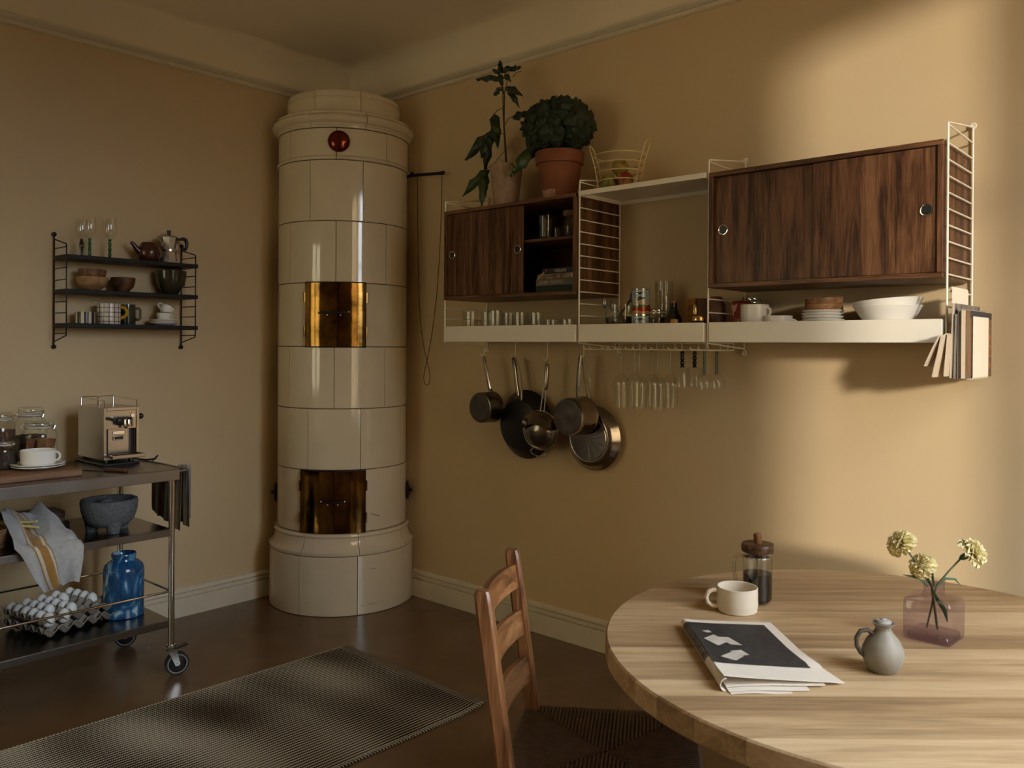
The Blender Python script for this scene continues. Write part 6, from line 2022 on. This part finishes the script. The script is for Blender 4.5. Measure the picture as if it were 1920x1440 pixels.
for k, (pp, lb) in enumerate((([(3.262, 1.300), (3.284, 1.352), (3.3015, 1.388), (3.305, 1.390), (3.3075, 1.386), (3.297, 1.330), (3.284, 1.268)], 'folded newspaper fanned out lowest at the left of the magazine holder'),
                              ([(3.276, 1.286), (3.292, 1.345), (3.309, 1.393), (3.313, 1.395), (3.317, 1.392), (3.3125, 1.330), (3.308, 1.270)], 'second folded newspaper wedged beside the magazine holder'))):
    mb = MB().prism(ribbon(pp, 0, 0.0042), -0.400 + 0.03 * k, -0.322, Matrix(((1, 0, 0, 0), (0, 0, 1, 0), (0, 1, 0, 0), (0, 0, 0, 1))))
    tag(obj('folded_newspaper', mb, CREAMM, smooth=40), lb, 'newspaper', 'folded newspapers beside the holder')

# ================================================================== things on the table
ZTB = TZ + 0.0003
# coffee press
fp = thing('coffee_press', 'glass coffee press half full of coffee with a wooden lid on the table', 'coffee press', (3.084, -1.115, ZTB), radians(222))
obj('beaker', MB().lathe([(0.0005, 0.003), (0.030, 0.002), (0.0345, 0.006), (0.0355, 0.012), (0.0355, 0.118), (0.0365, 0.126), (0.0350, 0.126), (0.0340, 0.118), (0.0340, 0.012), (0.0005, 0.006)], 40), GLASS, fp)
COFF = mat('black_coffee', (0.004, 0.0016, 0.0008), 0.08, spec=0.15)
obj('coffee', MB().lathe([(0.0005, 0.0065), (0.030, 0.0065), (0.0337, 0.012), (0.0337, 0.074), (0.0005, 0.0745)], 36), COFF, fp)
LIDW = wood('press_lid_walnut', (0.035, 0.014, 0.007), (0.085, 0.037, 0.017), (0.14, 0.066, 0.031), 'x', 1.6, 0.35)
ld = obj('lid', MB().lathe([(0.0005, 0.124), (0.033, 0.124), (0.033, 0.127), (0.0385, 0.127), (0.0392, 0.130), (0.0392, 0.142), (0.0375, 0.1455), (0.0005, 0.146)], 40), LIDW, fp)
obj('lid_knob', MB().lathe([(0.0085, 0.145), (0.0090, 0.150), (0.0110, 0.163), (0.0108, 0.168), (0.008, 0.1705), (0.0005, 0.171)], 24), wood('press_knob', (0.14, 0.062, 0.025), (0.25, 0.125, 0.055), (0.34, 0.185, 0.09), 'z', 1.6, 0.4), ld)
obj('plunger_rod', MB().tube([(0, 0, 0.05), (0, 0, 0.126)], 0.0018, 8), CHROME, fp)
obj('plunger_disc', MB().lathe([(0.0335, 0.112), (0.0335, 0.116), (0.020, 0.118), (0.0005, 0.1185)], 32), CHROME, fp)
obj('press_handle', MB().tube([(0.0345, 0, 0.114), (0.046, 0, 0.118), (0.056, 0, 0.112), (0.058, 0, 0.095), (0.057, 0, 0.070), (0.052, 0, 0.052), (0.044, 0, 0.044), (0.0350, 0, 0.042)], 0.0046, 10, flat=1.3), glass('handle_glass', (0.86, 0.87, 0.84), (0.50, 0.48, 0.42), 0.5), fp)

# cream mug
MUGC = mat('cream_stoneware', (0.66, 0.585, 0.465), 0.5, var=0.06, vs_=20, bump=0.15, bs=25, bd=0.003)
mg = thing('stoneware_mug', 'cream handmade stoneware mug in front of the coffee press', 'mug', (3.078, -1.209, ZTB), radians(222))
wob = [0.0455, 0.0475, 0.0480, 0.0472, 0.0478, 0.0470, 0.0474]
obj('mug_body', MB().lathe([(0.0005, 0.001), (0.042, 0.0), (0.0455, 0.003)] + [(wob[i], 0.006 + 0.052 * i / 6) for i in range(7)] + [(0.0462, 0.0592), (0.0440, 0.058), (0.0435, 0.03), (0.042, 0.008), (0.0005, 0.006)], 48), MUGC, mg)
obj('mug_handle', MB().tube([(0.044, 0, 0.048), (0.056, 0, 0.050), (0.068, 0, 0.046), (0.074, 0, 0.034), (0.071, 0, 0.021), (0.060, 0, 0.013), (0.0455, 0, 0.012)], 0.0052, 10, flat=1.25), MUGC, mg)

# little grey pitcher
PITC = mat('grey_salt_glaze', (0.23, 0.205, 0.165), 0.55, var=0.16, vs_=26, bump=0.2, bs=90)
pc = thing('pitcher', 'small round grey stoneware pitcher with a stopper on the table', 'pitcher', (3.459, -1.357, ZTB), radians(222))
obj('pitcher_body', MB().lathe([(0.0005, 0.001), (0.024, 0.0), (0.027, 0.003), (0.034, 0.014), (0.0388, 0.030), (0.0375, 0.044), (0.030, 0.060), (0.020, 0.072), (0.0145, 0.080), (0.0150, 0.086), (0.0215, 0.0925), (0.0220, 0.0940), (0.0180, 0.0935), (0.012, 0.086), (0.0005, 0.080)], 44), PITC, pc)
st_ = obj('stopper', MB().lathe([(0.0005, 0.084), (0.0135, 0.088), (0.0155, 0.0945), (0.0125, 0.0985), (0.006, 0.0995), (0.0045, 0.1015), (0.0005, 0.102)], 28), mat('stopper_clay', (0.30, 0.28, 0.25), 0.6, var=0.3, vs_=40), pc)
obj('pitcher_handle', MB().tube([(0.018, 0, 0.070), (0.030, 0, 0.079), (0.044, 0, 0.077), (0.052, 0, 0.064), (0.051, 0, 0.048), (0.044, 0, 0.036), (0.036, 0, 0.029)], 0.0044, 10), mat('dark_handle_clay', (0.060, 0.045, 0.035), 0.55), pc)

# square lilac glass vase with carnations
LILAC = glass('lilac_glass', (0.84, 0.79, 0.85), (0.56, 0.49, 0.60), 0.45, 0.04)
va = thing('glass_vase', 'square lilac glass vase on the table', 'vase', (3.477, -1.085, ZTB), radians(-3))


def rsq(s, z, r=0.010, n=5):
    out = []
    for cx, cy, a in ((1, 1, 0), (-1, 1, 90), (-1, -1, 180), (1, -1, 270)):
        for i in range(n + 1):
            t_ = radians(a + 90 * i / n)
            out.append((cx * (s - r) + r * cos(t_), cy * (s - r) + r * sin(t_), z))
    return out


def loft(rings, cap0=True, cap1=False):
    mb = MB()
    n = len(rings[0])
    vv_ = [p for r_ in rings for p in r_]
    ff_ = [(k * n + i, k * n + (i + 1) % n, (k + 1) * n + (i + 1) % n, (k + 1) * n + i) for k in range(len(rings) - 1) for i in range(n)]
    if cap0:
        ff_.append(tuple(range(n - 1, -1, -1)))
    if cap1:
        ff_.append(tuple((len(rings) - 1) * n + i for i in range(n)))
    return mb.add(vv_, ff_)


def ring(r, z, n=24):
    return [(r * cos(radians(45) + 2 * pi * (i - 2.5) / n), r * sin(radians(45) + 2 * pi * (i - 2.5) / n), z) for i in range(n)]


rings = [rsq(0.046, 0.0), rsq(0.049, 0.004), rsq(0.0495, 0.045), rsq(0.049, 0.082), rsq(0.046, 0.087)]
rings += [[tuple(Vector(a).lerp(Vector(b), t_) + Vector((0, 0, 0.0))) for a, b in zip(rsq(0.046, 0.087), ring(0.0235, 0.092))] for t_ in (0.5, 0.9)]
rings += [ring(0.0215, 0.097), ring(0.0205, 0.108), ring(0.0215, 0.121), ring(0.0235, 0.125)]
obj('vase_wall', loft(rings), LILAC, va, smooth=35)
obj('thick_base', loft([rsq(0.043, 0.003), rsq(0.0435, 0.010), rsq(0.041, 0.014)], True, True), glass('lilac_base', (0.80, 0.74, 0.81), (0.55, 0.47, 0.58), 0.4, 0.05), va, smooth=35)
PET = mat('pale_yellow_petal', (0.80, 0.72, 0.40), 0.7, var=0.12, vs_=40, sheen=0.2)
CAL = mat('carnation_green', (0.045, 0.105, 0.050), 0.5, var=0.2, vs_=30)
STM = mat('carnation_stem', (0.060, 0.075, 0.028), 0.5)
VZ = ZTB + 0.02


def carnation(base_, stem_pts, head, up, R_, label, seed):
    t = thing('carnation', label, 'flower', base_, 0, 'yellow carnations in the lilac vase')
    b0 = Vector(base_)
    pts = [Vector(p) - b0 for p in stem_pts]
    H = Vector(head) - b0
    U = Vector(up).normalized()
    c0 = H - U * R_ * 0.95
    obj('stem', MB().tube(pts + [c0 - U * 0.016], 0.0020, 8), STM, t)
    rot_ = U.to_track_quat('Z', 'Y').to_matrix().to_4x4()
    Mc = T(*c0) @ rot_
    obj('calyx', MB().lathe([(0.002, -0.020), (0.0062, -0.014), (0.0072, -0.004), (0.0078, 0.006), (0.0060, 0.006)], 14, Mc), CAL, t)
    rp_ = random.Random(seed)
    k = 0
    for rng, n_, tilt, ln in ((0, 9, 1.45, 1.0), (1, 9, 1.08, 1.02), (2, 8, 0.75, 1.04), (3, 7, 0.42, 1.02), (4, 4, 0.14, 0.98)):
        for i in range(n_):
            a = 2 * pi * i / n_ + rng * 0.5 + rp_.uniform(-0.15, 0.15)
            tl = tilt + rp_.uniform(-0.14, 0.14)
            ph = rp_.uniform(0, 6)

            def fn(u, v, a=a, tl=tl, ph=ph, ln=ln):
                s_ = 2 * u - 1
                w_ = R_ * (0.10 + 0.62 * v ** 0.8)
                L_ = R_ * 1.25 * ln * v
                # petal bends outwards and ruffles at its edge
                an = tl * (0.35 + 0.65 * v)
                x = L_ * sin(an)
                z = L_ * cos(an)
                ru = 0.16 * R_ * v * v * sin(7 * s_ + ph) + 0.09 * R_ * v ** 3 * sin(15 * s_ + ph * 2)
                zz = z + ru * sin(an) + 0.10 * R_ * s_ * s_ * v
                xx = x - ru * cos(an) - 0.14 * R_ * s_ * s_ * v + 0.05 * R_ * v ** 3 * sin(19 * s_ + ph)
                y = s_ * w_
                return (xx * cos(a) - y * sin(a), xx * sin(a) + y * cos(a), zz)
            obj('petal', MB().slab(fn, 8, 6, 0.0005, Mc), PET, t, smooth=70)
            k += 1
    return t


vx, vy = 3.477, -1.085
carnation((vx + 0.006, vy + 0.002, VZ), [(vx + 0.006, vy + 0.002, VZ), (vx - 0.004, vy - 0.004, 0.835), (vx - 0.022, vy - 0.020, 0.872)], (3.417, -1.138, 0.938), (-0.42, -0.50, 0.72), 0.0245, 'yellow carnation leaning left, highest in the vase', 1)
carnation((vx + 0.010, vy - 0.006, VZ), [(vx + 0.010, vy - 0.006, VZ), (vx - 0.002, vy - 0.006, 0.838), (vx - 0.008, vy - 0.012, 0.852)], (3.452, -1.109, 0.888), (-0.35, -0.65, 0.62), 0.0225, 'short yellow carnation just above the vase neck', 2)
carnation((vx - 0.012, vy - 0.008, VZ), [(vx - 0.012, vy - 0.008, VZ), (vx + 0.004, vy + 0.004, 0.838), (vx + 0.026, vy + 0.022, 0.872)], (3.549, -1.024, 0.916), (0.75, 0.10, 0.52), 0.0255, 'yellow carnation leaning far to the right', 3)
for k, (pts, lb) in enumerate(([[(vx - 0.010, vy - 0.008, 0.835), (vx - 0.022, vy - 0.022, 0.853), (vx - 0.040, vy - 0.036, 0.858), (vx - 0.052, vy - 0.044, 0.860)], 'thin carnation leaf curving left out of the vase'],
                               [[(vx + 0.006, vy + 0.004, 0.835), (vx + 0.018, vy + 0.016, 0.853), (vx + 0.034, vy + 0.030, 0.852), (vx + 0.044, vy + 0.040, 0.836)], 'thin carnation leaf curling down right over the vase neck'],
                               [[(vx, vy, 0.835), (vx - 0.004, vy - 0.002, 0.866), (vx - 0.008, vy - 0.010, 0.884), (vx - 0.016, vy - 0.016, 0.880)], 'thin carnation leaf standing up between the blooms'],
                               [[(vx + 0.004, vy - 0.02, 0.83), (vx + 0.016, vy - 0.026, 0.812), (vx + 0.026, vy - 0.020, 0.795), (vx + 0.030, vy - 0.012, 0.768)], 'broad dark leaf hanging inside the lilac vase'])):
    tag(obj('carnation_leaf', MB().tube(pts, [0.002, 0.003, 0.0024, 0.0006] if k < 3 else [0.002, 0.006, 0.006, 0.001], 6, flat=0.35), CAL), lb, 'leaf')

# folded newspaper
NP_A, NP_B, NP_E = Vector((3.048, -1.403)), Vector((3.185, -1.262)), Vector((3.302, -1.640))
ang = atan2(0.141, 0.137)
npc = thing('newspaper', 'folded newspaper with a dark photograph lying on the table', 'newspaper', (3.048, -1.403, ZTB), ang)
NPW = mat('newsprint', (0.68, 0.60, 0.50), 0.85, var=0.04, vs_=20)
NPD = mat('newspaper_photo', (0.022, 0.021, 0.022), 0.6, var=0.55, vs_=60)
NPG = mat('newspaper_photo_light', (0.48, 0.43, 0.36), 0.7, var=0.15, vs_=50)
WN, LN = 0.197, 0.345


def np_top(u, v):
    """top sheet: u across from the folded edge, v towards the camera"""
    x = WN * u + 0.012 * v * u + 0.05 * v * (u - 0.15) * max(0, v - 0.5)
    z = 0.0205 - 0.012 * u ** 0.7 + 0.004 * v * (1 - u)
    if v > 0.75:
        z += 0.006 * ((v - 0.75) / 0.25) ** 2 * (1 - u) - 0.003 * u
    return (x - 0.02 * v, -LN * v * (1 - 0.04 * u), z)


def np_layer(dz, w0, w1, l1, skew):
    return lambda u, v: ((w0 + (w1 - w0) * u) * 1.0 - 0.02 * v + skew * u * v, -l1 * v, dz + 0.0015 * sin(u * 5))


obj('top_sheet', MB().slab(np_top, 20, 24, 0.0012), NPW, npc, smooth=60)
obj('under_sheet', MB().slab(np_layer(0.0065, 0.004, 0.190, 0.338, 0.0), 12, 10, 0.0012), NPW, npc, smooth=60)
obj('under_sheet', MB().slab(np_layer(0.0035, 0.004, 0.172, 0.352, -0.018), 12, 10, 0.0012), NPW, npc, smooth=60)
obj('under_sheet', MB().slab(np_layer(0.0010, 0.006, 0.150, 0.358, -0.030), 12, 10, 0.0012), NPW, npc, smooth=60)


def curl(u, v):
    a = radians(90 + 180 * u)
    r_ = 0.0098 + 0.0022 * v
    zc = 0.0108 + 0.0015 * v
    return (r_ * cos(a) * 0.95 - 0.02 * v + 0.002, -LN * v, zc + r_ * sin(a))


obj('fold', MB().slab(curl, 10, 16, 0.0014), [NPW], npc, smooth=60)


def on_top(u, v, lift):
    p = Vector(np_top(u, v))
    return (p.x, p.y, p.z + lift)


ph = obj('photograph', MB().sheet(lambda u, v: on_top(0.0 + 0.88 * u, 0.07 + 0.70 * v + 0.03 * u * v, 0.0022), 20, 24), NPD, npc, smooth=60)
obj('photograph_fold', MB().sheet(lambda u, v: (lambda q: (q[0] - 0.0009, q[1], q[2] + 0.0006))(curl(0.02 + 0.55 * u, 0.07 + 0.60 * v)), 6, 16), mat('newspaper_photo_worn', (0.10, 0.085, 0.07), 0.7, var=0.9, vs_=45), npc, smooth=60)
for quad in ([(0.06, 0.38), (0.20, 0.30), (0.30, 0.42), (0.16, 0.50)], [(0.22, 0.34), (0.34, 0.34), (0.42, 0.48), (0.30, 0.47)], [(0.10, 0.68), (0.24, 0.60), (0.34, 0.66), (0.22, 0.74)], [(0.24, 0.58), (0.36, 0.56), (0.40, 0.64), (0.28, 0.66)], [(0.10, 0.24), (0.18, 0.22), (0.20, 0.26), (0.14, 0.27)]):
    q = [Vector(p) for p in quad]
    obj('photo_highlight', MB().sheet(lambda u, v: on_top(*(q[0].lerp(q[1], u).lerp(q[3].lerp(q[2], u), v)), 0.0030), 4, 4), NPG, ph, smooth=60)
